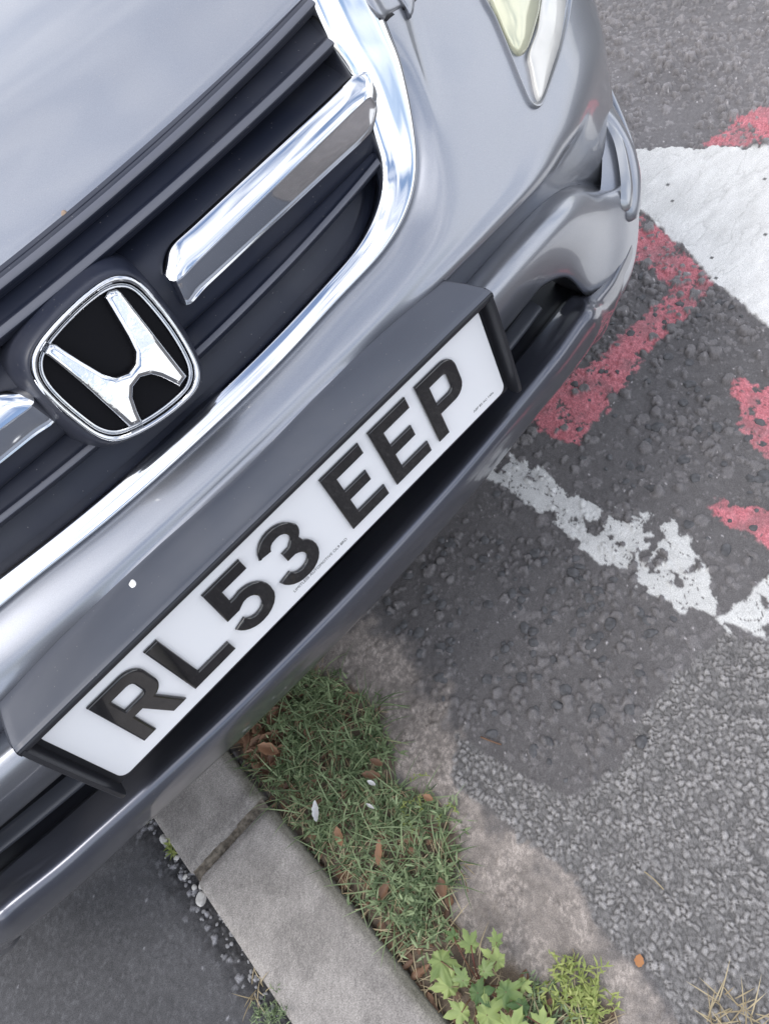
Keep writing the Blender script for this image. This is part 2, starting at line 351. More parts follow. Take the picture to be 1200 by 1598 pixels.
    # soil of the verge
    sc = (.06 + .08 * n3)[..., None] * np.array([1.25, .95, .70]); C = C * (1 - soil[..., None]) + sc * soil[..., None]
    Z = Z * (1 - soil) + soil * (-.010 + .010 * n2 + .006 * n3)
    # far out: even tarmac
    C = C * (1 - far[..., None]) + .085 * far[..., None] * one; Z = Z * (1 - far)
    Z = np.where(X < KX1 + .004, Z - .006, Z)
    return Z, np.clip(C, .004, .9), Rg
ROADM = ground_mat('tarmac', 800, .30); PATHM = ground_mat('footpath_tarmac', 800, .42)
road = sheet('road', np.concatenate([axis(KX1 - .006, 1.0, .0021), axis(1.0, 2.0, .0034, None, 60)]), np.concatenate([axis(-.60, .36, .0021, -60), axis(.36, 1.0, .0034, None, 60)]), road_fun, ROADM); tag(road, kind='structure')
def path_fun(X, Y):
    n1 = fbm(X, Y, .15, 4, 201); n2 = fbm(X, Y, .03, 3, 211); a1, a2, ai = voro(X, Y, .0058, 221, .95); g = np.clip((a2 - a1) / .3, 0, 1)
    Z = .0006 * g * (.3 + ai) + .003 * (n2 - .5)
    c = .066 + .030 * (n1 - .5) + .034 * g * ai * ai; c = np.where((ai > .9965) & (a1 < .28), .26, c); c = c + .022 * (fbm(X, Y, .006, 2, 251) - .5)
    e = sst(-.052, -.006, X - KX0 + .03 * (n2 - .5))                       # crumbling edge beside the kerb
    b1, b2, bi = voro(X, Y, .0085, 231, .95); h = np.clip((b2 - b1) / .3, 0, 1)
    Z = Z + e * (-.011 + .006 * h * bi); c2 = .040 + .06 * h * bi ** 2 + .26 * (bi > .90) * (h > .5)
    c = c * (1 - e) + c2 * e
    far = sst(1.6, 2.4, np.hypot(X, Y)); Z = Z * (1 - far); c = c * (1 - far) + .065 * far
    return Z, np.clip(c, .005, .8)[..., None] * np.array([.98, .98, 1.05]), .75 + 0 * X
path = sheet('footpath', axis(-1.0, KX0 + .004, .0024, -60, None), axis(-.45, .62, .0024, -60, 60), path_fun, PATHM); tag(path, kind='structure')

# kerb stones
KERB = ground_mat('kerb_concrete', 620, .32)
def kerb_stone(y0, y1, label, seed):
    ax = np.arange(KX0, KX1 + .0005, .0028); ay = np.arange(y0, y1, .003)
    X, Y = np.meshgrid(ax, ay); d = np.minimum(np.minimum(X - ax[0], ax[-1] - X), np.minimum(Y - y0, ay[-1] - Y))
    n1 = fbm(X, Y, .05, 4, seed); n2 = fbm(X, Y, .012, 3, seed + 9)
    chipc = np.maximum(0, .016 - np.hypot(X - KX1 + .0, Y - ay[-1]) - .01 * n2) + np.maximum(0, .010 - np.hypot(X - KX0, Y - ay[-1]))
    Z = .016 - .0045 * (1 - sst(0, .006 + .010 * n2, d)) + .0018 * (n1 - .5) + .0010 * (n2 - .5) - .6 * chipc
    e = 1 - sst(.0, .022, KX1 - X + .012 * (n1 - .5))                    # mossy worn arris by the grass
    c = .285 + .08 * (n1 - .5) + .07 * (n2 - .5)
    st = sst(.50, .62, fbm(X, Y, .09, 4, seed + 20)); c = c * (1 - .22 * st)
    spk = hsh(np.floor(X / .003), np.floor(Y / .003), seed); c = c + .075 * (spk - .5)
    C = c[..., None] * np.array([1.05, .98, .925]); C = C * (1 - .55 * e[..., None]) + .5 * e[..., None] * np.array([.10, .10, .055])
    ny, nx = X.shape; top = np.stack([X, Y, Z], -1)
    ring = [(0, j) for j in range(nx)] + [(i, nx - 1) for i in range(1, ny)] + [(ny - 1, j) for j in range(nx - 2, -1, -1)] + [(i, 0) for i in range(ny - 2, 0, -1)]
    V = list(top.reshape(-1, 3)); n0 = len(V); i = np.arange(nx * ny).reshape(ny, nx)
    Fq = [tuple(map(int, q)) for q in np.stack([i[:-1, :-1], i[:-1, 1:], i[1:, 1:], i[1:, :-1]], -1).reshape(-1, 4)]
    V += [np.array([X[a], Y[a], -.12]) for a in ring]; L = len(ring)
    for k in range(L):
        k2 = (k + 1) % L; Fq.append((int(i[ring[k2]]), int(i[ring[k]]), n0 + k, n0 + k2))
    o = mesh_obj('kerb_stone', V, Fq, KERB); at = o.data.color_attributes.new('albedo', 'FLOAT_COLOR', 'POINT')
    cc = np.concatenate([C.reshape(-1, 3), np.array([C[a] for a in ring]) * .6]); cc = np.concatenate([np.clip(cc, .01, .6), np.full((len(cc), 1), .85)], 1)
    at.data.foreach_set('color', cc.astype(np.float32).ravel())
    return tag(o, label, 'kerb stone', 'kerb stones between footpath and verge')
kerb_stone(-.83, .084, 'long grey kerb stone running out to the bottom edge, nearest the viewer', 301)
kerb_stone(.098, 1.01, 'grey kerb stone disappearing under the car bumper beyond the joint', 341)
JM = mat('mortar', (.15, .13, .105), .9, bump=(300, .6, .002), noise=(160, .5))
ax = np.linspace(KX0 + .003, KX1 - .003, 60); jy = np.linspace(.080, .103, 12); V = []
for y in jy:
    for x in ax: V.append((x, y, .0065 + .006 * float(fbm(np.array([x]), np.array([y]), .008, 3, 5)[0]) - (.005 if -.345 < x < -.315 else 0)))
Fq = [(i * 60 + j, i * 60 + j + 1, (i + 1) * 60 + j + 1, (i + 1) * 60 + j) for i in range(11) for j in range(59)]
tag(mesh_obj('mortar_joint', V, Fq, JM), kind='structure')

# ================================================================== the car
car = empty('parked_car', (XC, .15, 0)); tag(car, 'grey metallic car with chrome grille and white number plate RL53 EEP, parked over the kerb', 'car')
def part(name, VF, mt, parent=car, smooth=True, label=None):
    V, Fc = VF; o = mesh_obj(name, V, Fc, mt, None, smooth); o.parent = parent
    M_ = Matrix.Identity(4); p = parent
    while p: M_ = p.matrix_local.copy() @ M_ if False else Matrix.Translation(p.location) @ M_; p = p.parent
    o.data.transform(M_.inverted())
    if label: o['label'] = label
    return o
E3 = lambda X, y, z: np.array([XC + X, y, z])
def EB(X, b, z): return np.array([XC + X, b + bow(XC + X), z])
def S(u, v, f): return solve(u, v, f)

# --- upper bumper and fender skin
def head(row, n=1, dz=.001):
    "centre stations carried over from the first measured one"
    q = row[0]; b = q[1] - bow(q[0]); xs_ = (0, .12, .20)[:n]
    return [EB(x, b, q[2] - dz) for x in xs_] + row
def PS(f, *px): return [S(u, v, f) for u, v in px]
P0 = head(PS(G(), (420, 577), (520, 470), (592, 393), (630, 330), (645, 265), (641, 195), (624, 110), (605, 58), (591, 22), (577, -20)))
P1 = head(PS(Osurf(-.003), (468, 610), (560, 517), (640, 433), (685, 370), (704, 300), (702, 230), (690, 165), (670, 88), (652, 15), (630, -50)))
PM = [a * .55 + b * .45 + np.array([0, -.002, .002]) for a, b in zip(P0, P1)]
P15 = head(PS(Osurf(-.003), (482, 624), (577, 523), (668, 432), (728, 365), (780, 300), (800, 240), (810, 170), (815, 90), (812, 0), (800, -80)))
P2 = [S(392, 742, base(.038)) - [0, 0, .003], S(517, 612, base(.044)) - [0, 0, .003], S(603, 523, base(.053)) - [0, 0, .002]] + (PS(Osurf(-.003), (698, 427), (772, 353), (838, 283), (868, 235), (892, 190), (912, 110)))
P2b = [p + np.array([0, .0015, -.0035]) for p in P2]
P2 += [EB(.665, .062, P2[-1][2] + .004), EB(.76, .066, P2[-1][2] + .012)]
P25 = [EB(0, .026, .545), EB(.12, .034, .545), EB(.20, .046, .545)] + [S(u, v, base(b)) for u, v, b in ((703, 428, .0635), (777, 353, .0635), (843, 284, .063), (876, 241, .060), (908, 205, .055))] 
P25 += [EB(.63, .048, P25[-1][2] - .006), EB(.70, .046, P25[-1][2] - .004), EB(.80, .052, P25[-1][2] + .01)]
def TR(b, px, tail): return head([S(u, v, base(bb)) for (u, v), bb in zip(px, b if isinstance(b, tuple) else (b,) * 9)], 3) + tail
_TR = TR
def TR(b, px, tail):
    r = _TR(b, px, []); z = r[-1][2]
    for (p, dz) in zip(tail, (-.018, -.018, -.004)): r.append(np.array([p[0], p[1], z + dz]))
    return r
P3 = TR((.071, .071, .069, .064, .052), ((733, 439), (798, 367), (853, 314), (892, 291), (928, 290)), [EB(.62, .040, .425), EB(.70, .040, .43), EB(.80, .05, .44)])
parts_b = [loft([P0, PM, P1, P15, P2, P25, P3], 6, 5)]
T0 = list(P3)
T05 = TR((.062, .062, .061, .057, .046), ((737, 441), (802, 369), (857, 316), (896, 295), (932, 297)), [EB(.61, .024, .416), EB(.69, .026, .420), EB(.80, .04, .43)])
T1 = TR((.040, .040, .040, .038, .031), ((750, 452), (815, 380), (870, 326), (905, 306), (938, 308)), [EB(.615, .016, .402), EB(.68, .012, .408), EB(.80, .03, .42)])
T2 = TR((.028, .028, .028, .027, .022), ((764, 467), (828, 396), (885, 341), (919, 333), (948, 335)), [EB(.61, .008, .388), EB(.68, .006, .396), EB(.80, .024, .41)])
T25 = TR((.026, .026, .026, .024, .019), ((770, 488), (824, 424), (871, 382), (912, 380), (948, 385)), [EB(.60, .006, .362), EB(.67, .006, .370), EB(.80, .024, .39)])
T3 = TR((.032, .032, .031, .028, .018), ((777, 511), (814, 467), (844, 434), (886, 423), (924, 455)), [EB(.55, .003, .345), EB(.65, .008, .350), EB(.80, .026, .37)])
T4 = TR((.042, .042, .041, .038, .028), ((777, 517), (814, 473), (845, 440), (883, 429), (917, 460)), [EB(.55, .012, .342), EB(.65, .016, .347), EB(.80, .03, .367)])
for R_, d in ((T3, -.026), (T4, -.032)):
    for j in (8, 9, 10): R_[j] = R_[j] + np.array([0, .004 if R_ is T4 else 0, d])
T5 = [p + np.array([0, .045, .001]) for p in T4]
parts_b.append(loft([T0, T05, T1, T2, T25, T3, T4, T5], 6, 5))
# the skin between grille and headlight lies on one smooth body surface
V0, F0 = parts_b[0]; Pz = lambda q: q
for i, q in enumerate(V0):
    X = abs(q[0] - XC); z = q[2]
    wgt = min(1, max(0, (X - .27) / .10)) * min(1, max(0, (z - .572) / .02)); tgt = Osurf(-.003)(q[0], z)
    if abs(tgt - q[1]) < .04 and i // (len(half_to_full(P0)) * 6 - 5) >= 10: q[1] = q[1] * (1 - wgt) + tgt * wgt
bumper = part('front_bumper', join(*parts_b), PAINT); solidify(bumper, .003)
# --- lower lip
def LR(b, px, tail, bt=None):
    r = [S(u, v, base(b)) for u, v in px]
    return head(r, 3, .0) + tail
L00 = LR(.055, ((800, 548), (845, 494), (880, 456), (893, 446)), [S(912, 462, base(.030))])
L0 = LR(.036, ((812, 560), (850, 512), (887, 468), (902, 462)), [S(921, 464, base(.014))])
L05 = LR(.010, ((824, 578), (857, 538), (895, 489), (911, 474)), [S(930, 470, base(.002))])
L1 = LR(-.010, ((833, 590), (866, 549), (901, 500), (917, 482)), [S(936, 474, base(-.002))])
L15 = LR(-.019, ((839, 598), (873, 557), (908, 508), (925, 488)), [S(943, 478, base(-.004))])
L2 = LR(-.020, ((846, 612), (880, 571), (914, 522), (931, 500)), [S(946, 486, base(-.002))])
L3 = LR(-.004, ((840, 640), (874, 600), (910, 552), (929, 522)), [S(940, 503, base(.010))])
L4 = LR(.040, ((812, 650), (846, 612), (884, 570), (905, 546)), [S(918, 530, base(.05))])
L5 = LR(.16, ((760, 640), (792, 604), (826, 566), (845, 548)), [S(862, 530, base(.16))])
for R_, b, z in ((L00, .02, .335), (L0, .014, .338), (L05, .006, .338), (L1, .004, .334), (L15, .003, .328), (L2, .004, .318), (L3, .015, .300), (L4, .05, .285), (L5, .16, .28)):
    z = R_[-1][2]; R_ += [EB(.545, b, z - .022), EB(.645, b + .004, z - .022), EB(.80, b + .02, z - .006)]
floor_ = loft([[p + np.array([0, .06, .004]) for p in L00], L00, [p + np.array([0, .003, -.0005]) for p in L0]], 6, 3)
lip = part('lower_lip', loft([L0, L05, L1, L15, L2, L3, L4, L5], 6, 5), LIPP); solidify(lip, .003)

# --- intake: cavity, slat, little web
def strip(rows, m=10, sym=True): return loft(rows, m, 1, sym, False)
def EBr(b, z, xs=(0, .1, .2, .3, .38, .44)): return [EB(x, b, z) for x in xs]
cav = join(strip([EBr(.06, .480), EBr(.15, .480), EBr(.15, .375), EBr(.07, .385)]))
intake = part('air_intake', join(cav, floor_), mat('intake_plastic', (.012, .013, .018), .5, spec=.25))
zi = S(824, 506, base(.056))[2]; xi_ = (0, .1, .2, .3, .38, .425)
sl_ = loft([EBr(.10, zi + .006, xi_), EBr(.064, zi + .0035, xi_), EBr(.056, zi + .0015, xi_), EBr(.054, zi - .001, xi_), EBr(.058, zi - .003, xi_), EBr(.10, zi - .003, xi_)], 8, 3)
part('intake_slat', sl_, mat('intake_slat_grey', (.07, .075, .09), .35), intake)
for sx in (-1, 1):
    part('intake_web', box(EB(sx * .325, .085, zi - .014), (.003, .05, .024)), GRILLE, intake)

# --- grille: recess, slats
zt = lambda x: .755
def Grow(off, z, xs): return [np.array([XC + x, G(off)(XC + x, z), z]) for x in xs]
HE = [S(u, v, base(.178)) for u, v in ((-34, 462), (122, 322), (245, 210), (360, 106), (470, 7))]
_hf = np.polyfit([(p[0] - XC) ** 2 for p in HE], [p[2] for p in HE], 1)
def hoodz(x): return float(np.polyval(_hf, x * x))
xs_g = (0, .08, .16, .24, .30, .36)
def GrowH(off, dz, xs): return [np.array([XC + x, G(off)(XC + x, hoodz(x) + dz), hoodz(x) + dz]) for x in xs]
zh_ = S(245, 210, base(.178))[2] - .014; zb_ = S(407, 548, G())[2] - .004
cavg = join(strip([GrowH(.016, -.016, xs_g), GrowH(.05, -.020, xs_g), Grow(.055, .70, xs_g), Grow(.052, .65, xs_g), Grow(.032, zb_ + .004, xs_g), Grow(.026, zb_ - .02, xs_g)]))
grille = part('grille', cavg, GRILLE)
def slat(px, xs, nose=.0055, depth=.040, rise=.026, off=0.):
    "slat whose bright nose passes through the pixels given"
    Q = [S(u, v, G(off)) for u, v in px]; cf = np.polyfit([(q[0] - XC) ** 2 for q in Q], [q[2] for q in Q], 1); zz_ = lambda x: float(np.polyval(cf, x * x))
    def gz(o, dz): return [np.array([XC + x, G(o)(XC + x, zz_(x) + dz), zz_(x) + dz]) for x in xs]
    r = [gz(off + .062, -.013), gz(off + .014, -.0095), gz(off + .006, -.006), gz(off + .002, -.0028), gz(off, -.0004), gz(off + .0012, nose * .5), gz(off + .0040, nose), gz(off + .0075, nose * 1.15), gz(off + depth * .6, nose + rise * .55), gz(off + depth, nose + rise)]
    V_s, F_s = loft(r, 8, 3); o = part('slat', (V_s, F_s), [GRILLE, SLATSHEEN], grille); nc = len(F_s) // 27
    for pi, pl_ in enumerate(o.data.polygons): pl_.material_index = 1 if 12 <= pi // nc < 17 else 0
    return o
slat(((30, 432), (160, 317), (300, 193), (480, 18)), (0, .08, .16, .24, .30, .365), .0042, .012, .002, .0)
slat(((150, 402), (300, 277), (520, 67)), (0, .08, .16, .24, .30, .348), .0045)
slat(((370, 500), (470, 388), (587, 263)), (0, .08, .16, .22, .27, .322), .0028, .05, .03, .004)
# broad dark panel that carries the chrome bars
xs_p = (0, .08, .16, .22, .28, .335)
zp = S(430, 290, G())[2]
part('slat', loft([Grow(.03, zp - .050, xs_p), Grow(.012, zp - .040, xs_p), Grow(.004, zp - .02, xs_p), Grow(.002, zp, xs_p), Grow(.012, zp + .018, xs_p), Grow(.035, zp + .028, xs_p), Grow(.06, zp + .030, xs_p)], 8, 4), GRILLE, grille)

# --- pod behind the badge
EMB = [S(u, v, G(-.028)) for u, v in ((124, 466), (268, 496), (238, 652), (90, 624))]
ec = sum(EMB) / 4; eh = np.array([1., 0, 0]); 
en = np.array([0, -math.cos(math.radians(20.8)), math.sin(math.radians(20.8))]); ev = np.cross(eh, en) * -1
ev = np.array([0, math.sin(math.radians(20.8)), math.cos(math.radians(20.8))])
def eplane(u, v, off=0.):
    d = ray(u, v); k = ((ec + en * off - CW) @ en) / (d @ en); q = CW + d * k - ec; return q @ eh, q @ ev
ring_px = [(118, 468), (160, 436), (190, 428), (215, 437), (245, 468), (275, 507), (298, 545), (310, 575), (308, 600), (292, 622), (255, 652), (215, 676), (180, 688), (150, 682), (118, 660), (85, 632), (60, 605), (47, 578), (50, 548), (75, 512)]
RP = [eplane(*p) for p in ring_px]
def sup(P, s, h, c=None):
    cx = sum(a for a, b in P) / len(P); cy = sum(b for a, b in P) / len(P)
    return [ec + eh * (cx + (a - cx) * s) + ev * (cy + (b - cy) * s) + en * h for a, b in P]
def ringloft(loops, m=4, mr=4):
    L = [cr(l, m, True) for l in loops]; n = len(L[0]); cols = [cr([l[j] for l in L], mr) for j in range(n)]; k = len(cols[0])
    V = [cols[j][i] for i in range(k) for j in range(n)]
    return V, [(i * n + j, i * n + (j + 1) % n, (i + 1) * n + (j + 1) % n, (i + 1) * n + j) for i in range(k - 1) for j in range(n)]
pod = ringloft([sup(RP, .80, -.004), sup(RP, .97, -.001), sup(RP, 1.03, -.002), sup(RP, 1.08, -.008), sup(RP, 1.13, -.019), sup(RP, 1.19, -.032), sup(RP, 1.25, -.050), sup(RP, 1.29, -.075)])
part('badge_mount', pod, GRILLE, grille)
badge = part('badge', ringloft([sup(RP, .885, .0015), sup(RP, .90, .0045), sup(RP, .925, .0072), sup(RP, .96, .0082), sup(RP, .99, .0055), sup(RP, 1.0, .002), sup(RP, 1.0, -.004)]), CHROME)
# inner chrome step and dark backing
part('badge_backing', (lambda L: (L + [sum(L) / len(L)], [(i, (i + 1) % len(L), len(L)) for i in range(len(L))]))(cr(sup(RP, .93, -.001), 4, True)), mat('badge_black', (.004, .004, .006), .5, 0, 0, spec=.12), badge)
part('badge_step', ringloft([sup(RP, .845, -.0005), sup(RP, .85, .002), sup(RP, .865, .003), sup(RP, .885, .0025), sup(RP, .89, .0)]), CHROME, badge)
Hc = [(185, 532), (212, 483), (248, 485), (380, 570), (500, 642), (565, 661), (630, 638), (668, 590), (668, 525), (626, 440), (507, 238), (529, 205), (572, 193), (600, 213), (760, 418), (943, 655), (905, 712), (850, 684), (800, 660), (750, 648), (697, 663), (660, 712), (657, 765), (680, 836), (708, 900), (640, 928), (540, 837), (380, 692)]
HP = [eplane(20 + (560 + (a - 560) * 1.03) * .28333, 400 + (565 + (b - 565) * 1.03) * .28333, .006) for a, b in Hc]
def bevel_poly(P2, z0, z1, bev, to3, steps=3, mt=None, name='x', parent=None, holes=()):
    cu = bpy.data.curves.new(name, 'CURVE'); cu.dimensions = '2D'; cu.fill_mode = 'FRONT' if False else 'BOTH'
    for L in [P2] + list(holes):
        s = cu.splines.new('POLY'); s.points.add(len(L) - 1); s.use_cyclic_u = True
        for i, (a, b) in enumerate(L): s.points[i].co = (a * 1000, b * 1000, 0, 1)
    cu.extrude = max((z1 - z0) * 500 - bev * 1000, 0.0); cu.bevel_depth = bev * 1000; cu.bevel_resolution = steps; cu.offset = -bev * 1000
    o = bpy.data.objects.new(name, cu); COL.objects.link(o); dg = bpy.context.evaluated_depsgraph_get(); dg.update()
    me = bpy.data.meshes.new_from_object(o.evaluated_get(dg)); vs = [v.co.copy() for v in me.vertices]; fs = [tuple(p.vertices) for p in me.polygons]
    bpy.data.objects.remove(o); bpy.data.curves.remove(cu); bpy.data.meshes.remove(me)
    zc = (z0 + z1) / 2; V = [to3(v.x / 1000, v.y / 1000, v.z / 1000 + zc) for v in vs]
    ob = part(name, (V, fs), mt, parent, smooth=True)
    try: ob.data.set_sharp_from_angle(angle=math.radians(38))
    except Exception: pass
    return ob
bevel_poly(HP, .0, .0115, .0040, lambda a, b, c: ec + eh * a + ev * b + en * c, 3, CHROME, 'badge_letter', badge)
BCHR = mat('badge_chrome', (.66, .67, .69), .08, 1., bump=(28, .25, .004)); badge.data.materials[0] = BCHR
for _c in badge.children:
    if _c.name.startswith(('badge_letter', 'badge_step')): _c.data.materials.clear(); _c.data.materials.append(BCHR)

# --- chrome bars
def chrome_bar(side):
    ln = lambda a, b: [(a[0] + (b[0] - a[0]) * t, a[1] + (b[1] - a[1]) * t) for t in (0, .12, .35, .65, .88, 1)]
    top = [(256, 404)] + ln((266, 381), (548, 120)) + [(573, 112), (587, 136)]
    rid = [(262, 434)] + ln((276, 436), (555, 168)) + [(577, 150), (589, 160)]
    bot = [(272, 460)] + ln((292, 476), (566, 220)) + [(584, 198), (591, 176)]
    f = lambda L, o: [S(u, v, G(o)) for u, v in L]
    rt = f(top, 0.); r2 = f(rid, -.0145); rb = f(bot, .0); nb = np.array([0, -.93, .36])
    L2 = lambda A, B, t, h, n: [p * (1 - t) + q * t + n * h for p, q in zip(A, B)]
    re = L2(rt, r2, .10, .0040, nb); rr = L2(rt, r2, .55, .0035, nb)
    r3 = L2(r2, rb, .10, .0002, nb); r4 = L2(r2, rb, .75, .0008, nb)
    rows = [rt, re, rr, r2, r3, r4, rb]
    # close the ends: bring the first and last station together at grille depth
    for r in rows: r[0] = r[0] + [0, .004, 0]
    a = sum(r[0] for r in rows) / len(rows) + [-.001, .010, 0]; b = sum(r[-1] for r in rows) / len(rows) + [.001, .008, 0]
    for r in rows: r[0] = r[0] * .72 + a * .28; r[-1] = r[-1] * .8 + b * .2
    rows = [[a] + r + [b] for r in rows]
    if side < 0: rows = [[mir(p) for p in r] for r in rows]
    return part('chrome_bar', loft(rows, 5, 5, False), CHROME, grille)
chrome_bar(1); chrome_bar(-1)

# --- chrome grille surround
inn = [(Grow(0, .573, (0,))[0])] + [S(u, v, G()) for u, v in ((407, 548), (500, 450), (560, 380), (590, 318), (597, 262), (583, 205), (556, 130), (520, 70), (487, 0), (470, -40))]
inn[0] = np.array([XC, G()(XC, inn[1][2] - .001), inn[1][2] - .001])
mid1 = [p * .75 + q * .25 for p, q in zip(inn, P0)]; mid2 = [p * .4 + q * .6 for p, q in zip(inn, P0)]; mid3 = [p * .1 + q * .9 for p, q in zip(inn, P0)]
off = lambda R_, d: [p + np.array([0, -d * .93, d * .36]) for p in R_]
sur = loft([off(inn, -.03), off(inn, -.003), off(mid1, .0045), off(mid2, .0085), off(mid3, .0105), off([p * .015 + q * .985 for p, q in zip(inn, P0)], .004), off(P0, -.012)], 7, 5)
part('grille_surround', sur, CHROME)
seal = tube(cr(half_to_full([p * .97 + q * .03 for p, q in zip(off(P0, .0015), P1)]), 6), .0024, 6); part('surround_gap', seal, RUBBER)

# --- hood
def hit(u, v):
    dg = bpy.context.evaluated_depsgraph_get(); dg.update(); d = ray(u, v)
    ok, loc, nrm, *_r = scene.ray_cast(dg, Vector(CW), Vector(d)); return np.array(loc), np.array(nrm)
xs_h = (0, .08, .16, .24, .31, .355)
hz = [hoodz(x) for x in xs_h]
def HR(b, dz, xs=xs_h): return [np.array([XC + x, b + bow(XC + x), z + dz]) for x, z in zip(xs, hz)]
front = [HR(.200, -.010), HR(.184, -.006), HR(.177, -.001), HR(.181, .0035), HR(.192, .0085), HR(.228, .022), HR(.318, .054), HR(.55, .100), HR(.9, .150), HR(1.4, .20)]
ext = []
seamp = [hit(u, v)[0] - ray(u, v) * .004 for u, v in ((590, 22), (606, 19), (628, 8), (648, -8))]
for i, r in enumerate(front):
    d = [np.array([0, 0, 0])] * 4; t = i
    k = [(0, .012, -.006), (0, .004, -.004), (0, 0, 0), (0, .003, .0065), (0, .012, .021), (0, .05, .080), (0, .13, .16), (0, .33, .22), (0, .65, .27), (0, 1.1, .31)][i]
    e = [p + np.array(k) for p in seamp]
    e += [np.array([XC + .64 - .0 * i, .36 + k[1], .79 + k[2] * .85]), np.array([XC + .74, .50 + k[1], .80 + k[2] * .7])]
    ext.append(e)
hood = part('hood', loft([r + e for r, e in zip(front, ext)], 6, 4), PAINT); solidify(hood, .002)
xs6 = xs_h[:5]
def HS(b, dz): return [np.array([XC + x, b + bow(XC + x), z + dz]) for x, z in zip(xs6, hz)]
part('hood_seal', loft([HS(.200, -.004), HS(.187, -.0045), HS(.183, -.009), HS(.187, -.013), HS(.208, -.014)], 6, 3), RUBBER)
seamt = tube(cr([p + [0, .0035, -.004] for p in seamp], 6), .0036, 6)
for sx in (1, -1):
    def FR(y, pts): return [np.array([XC + sx * x, y, z]) for x, z in pts]
    fr_ = [FR(.36, ((.60, .775), (.68, .745), (.745, .68), (.79, .60), (.80, .52))), FR(.50, ((.70, .80), (.765, .775), (.815, .72), (.845, .64), (.85, .56))),
           FR(.70, ((.735, .845), (.79, .825), (.845, .77), (.875, .70), (.88, .64))), FR(1.0, ((.745, .885), (.80, .865), (.86, .81), (.885, .77), (.89, .73))),
           FR(1.35, ((.745, .925), (.80, .905), (.86, .84), (.885, .74), (.89, .62))), FR(1.9, ((.745, .97), (.80, .95), (.86, .87), (.885, .66), (.88, .40)))]
    part('fender', loft(fr_, 4, 4, False), PAINT)
part('hood_gap', seamt, RUBBER); part('hood_gap', ([mir(p) for p in seamt[0]], [q[::-1] for q in seamt[1]]), RUBBER)

# --- headlights
def headlight(side):
    mm = (lambda p: p) if side > 0 else mir
    root = None
    def patch(name, px, hs, mt, parent, cen, f0=Osurf(-.0085)):
        loops = []
        for s, h in hs:
            loops.append([mm(S(cen[0] + (u - cen[0]) * s, cen[1] + (v - cen[1]) * s, f0) + np.array([0, -h * .75, h * .66])) for u, v in px])
        V, Fc = ringloft(loops, 4, 3); n = len(px) * 4; c = sum(loops[-1]) / len(px); V.append(c); k = len(V) - 1; b = k - n
        Fc += [(b + i, b + (i + 1) % n, k) for i in range(n)]
        return part(name, (V, Fc), mt, parent)
    outer = [(752, -8), (772, 30), (796, 88), (815, 135), (828, 162), (840, 168), (848, 158), (862, 120), (878, 70), (890, 10), (893, -60), (850, -150), (760, -150), (735, -70)]
    inner = [(764, -8), (778, 30), (790, 58), (802, 78), (812, 83), (822, 74), (832, 45), (840, 10), (842, -50), (820, -110), (780, -115), (758, -60)]
    clear = [(843, 0), (836, 48), (824, 84), (828, 110), (834, 142), (840, 156), (846, 148), (858, 112), (872, 66), (880, 10), (880, -50), (860, -90)]
    h = patch('headlight', outer, ((1.0, -.004), (1.0, .0015), (.985, .0025), (.95, .000), (.90, -.003), (.8, -.003)), BEZEL, car, (820, 20))
    patch('headlight_lens', inner, ((1.05, -.004), (1.02, .002), (.97, .0045), (.8, .0075), (.5, .010), (.2, .011)), CREAM, h, (803, 0))
    patch('indicator_lens', clear, ((1.03, -.004), (1.0, .002), (.95, .004), (.7, .0055), (.3, .0065)), LENS, h, (852, 40))
headlight(1); headlight(-1)

# --- corner side lamp in its flared trim
def corner_lamp(side):
    mm = (lambda p: p) if side > 0 else mir
    q = lambda *L: [mm(EB(*t)) for t in L]
    A = q((0.548, 0.076, 0.394), (.560, .042, .402), (.585, .040, .424), (.608, .043, .446), (.626, .046, .464), (.640, .048, .478))
    B = q((0.578, 0.048, 0.384), (.590, .014, .392), (.608, .014, .416), (.626, .022, .440), (.640, .034, .462), (.646, .047, .479))
    Cc = q((0.591, 0.030, 0.370), (.603, -.004, .378), (.626, -.006, .406), (.644, .004, .434), (.652, .024, .460), (.652, .046, .480))
    D = q((0.618, 0.034, 0.358), (.630, .000, .366), (.655, -.002, .398), (.668, .010, .430), (.670, .030, .460), (.662, .050, .480))
    Ee = q((0.653, 0.054, 0.358), (.665, .020, .366), (.690, .018, .398), (.700, .026, .430), (.695, .044, .460), (.672, .056, .480))
    o = part('corner_trim', loft([A, B, Cc, D, Ee], 5, 4, False), PAINT, car)
    l1 = q((.578, .040, .396), (.586, .016, .404), (.597, .014, .420), (.612, .020, .440), (.626, .030, .460), (.638, .046, .474)); l2 = q((.582, .034, .390), (.592, .006, .398), (.604, .003, .414), (.619, .009, .436), (.632, .021, .458), (.640, .044, .475)); l3 = q((.588, .034, .385), (.597, .004, .393), (.609, .000, .410), (.625, .007, .433), (.637, .020, .458), (.642, .044, .476))
    part('corner_lamp', loft([l1, l2, l3], 5, 4, False), BEZEL, o)
corner_lamp(1); corner_lamp(-1)

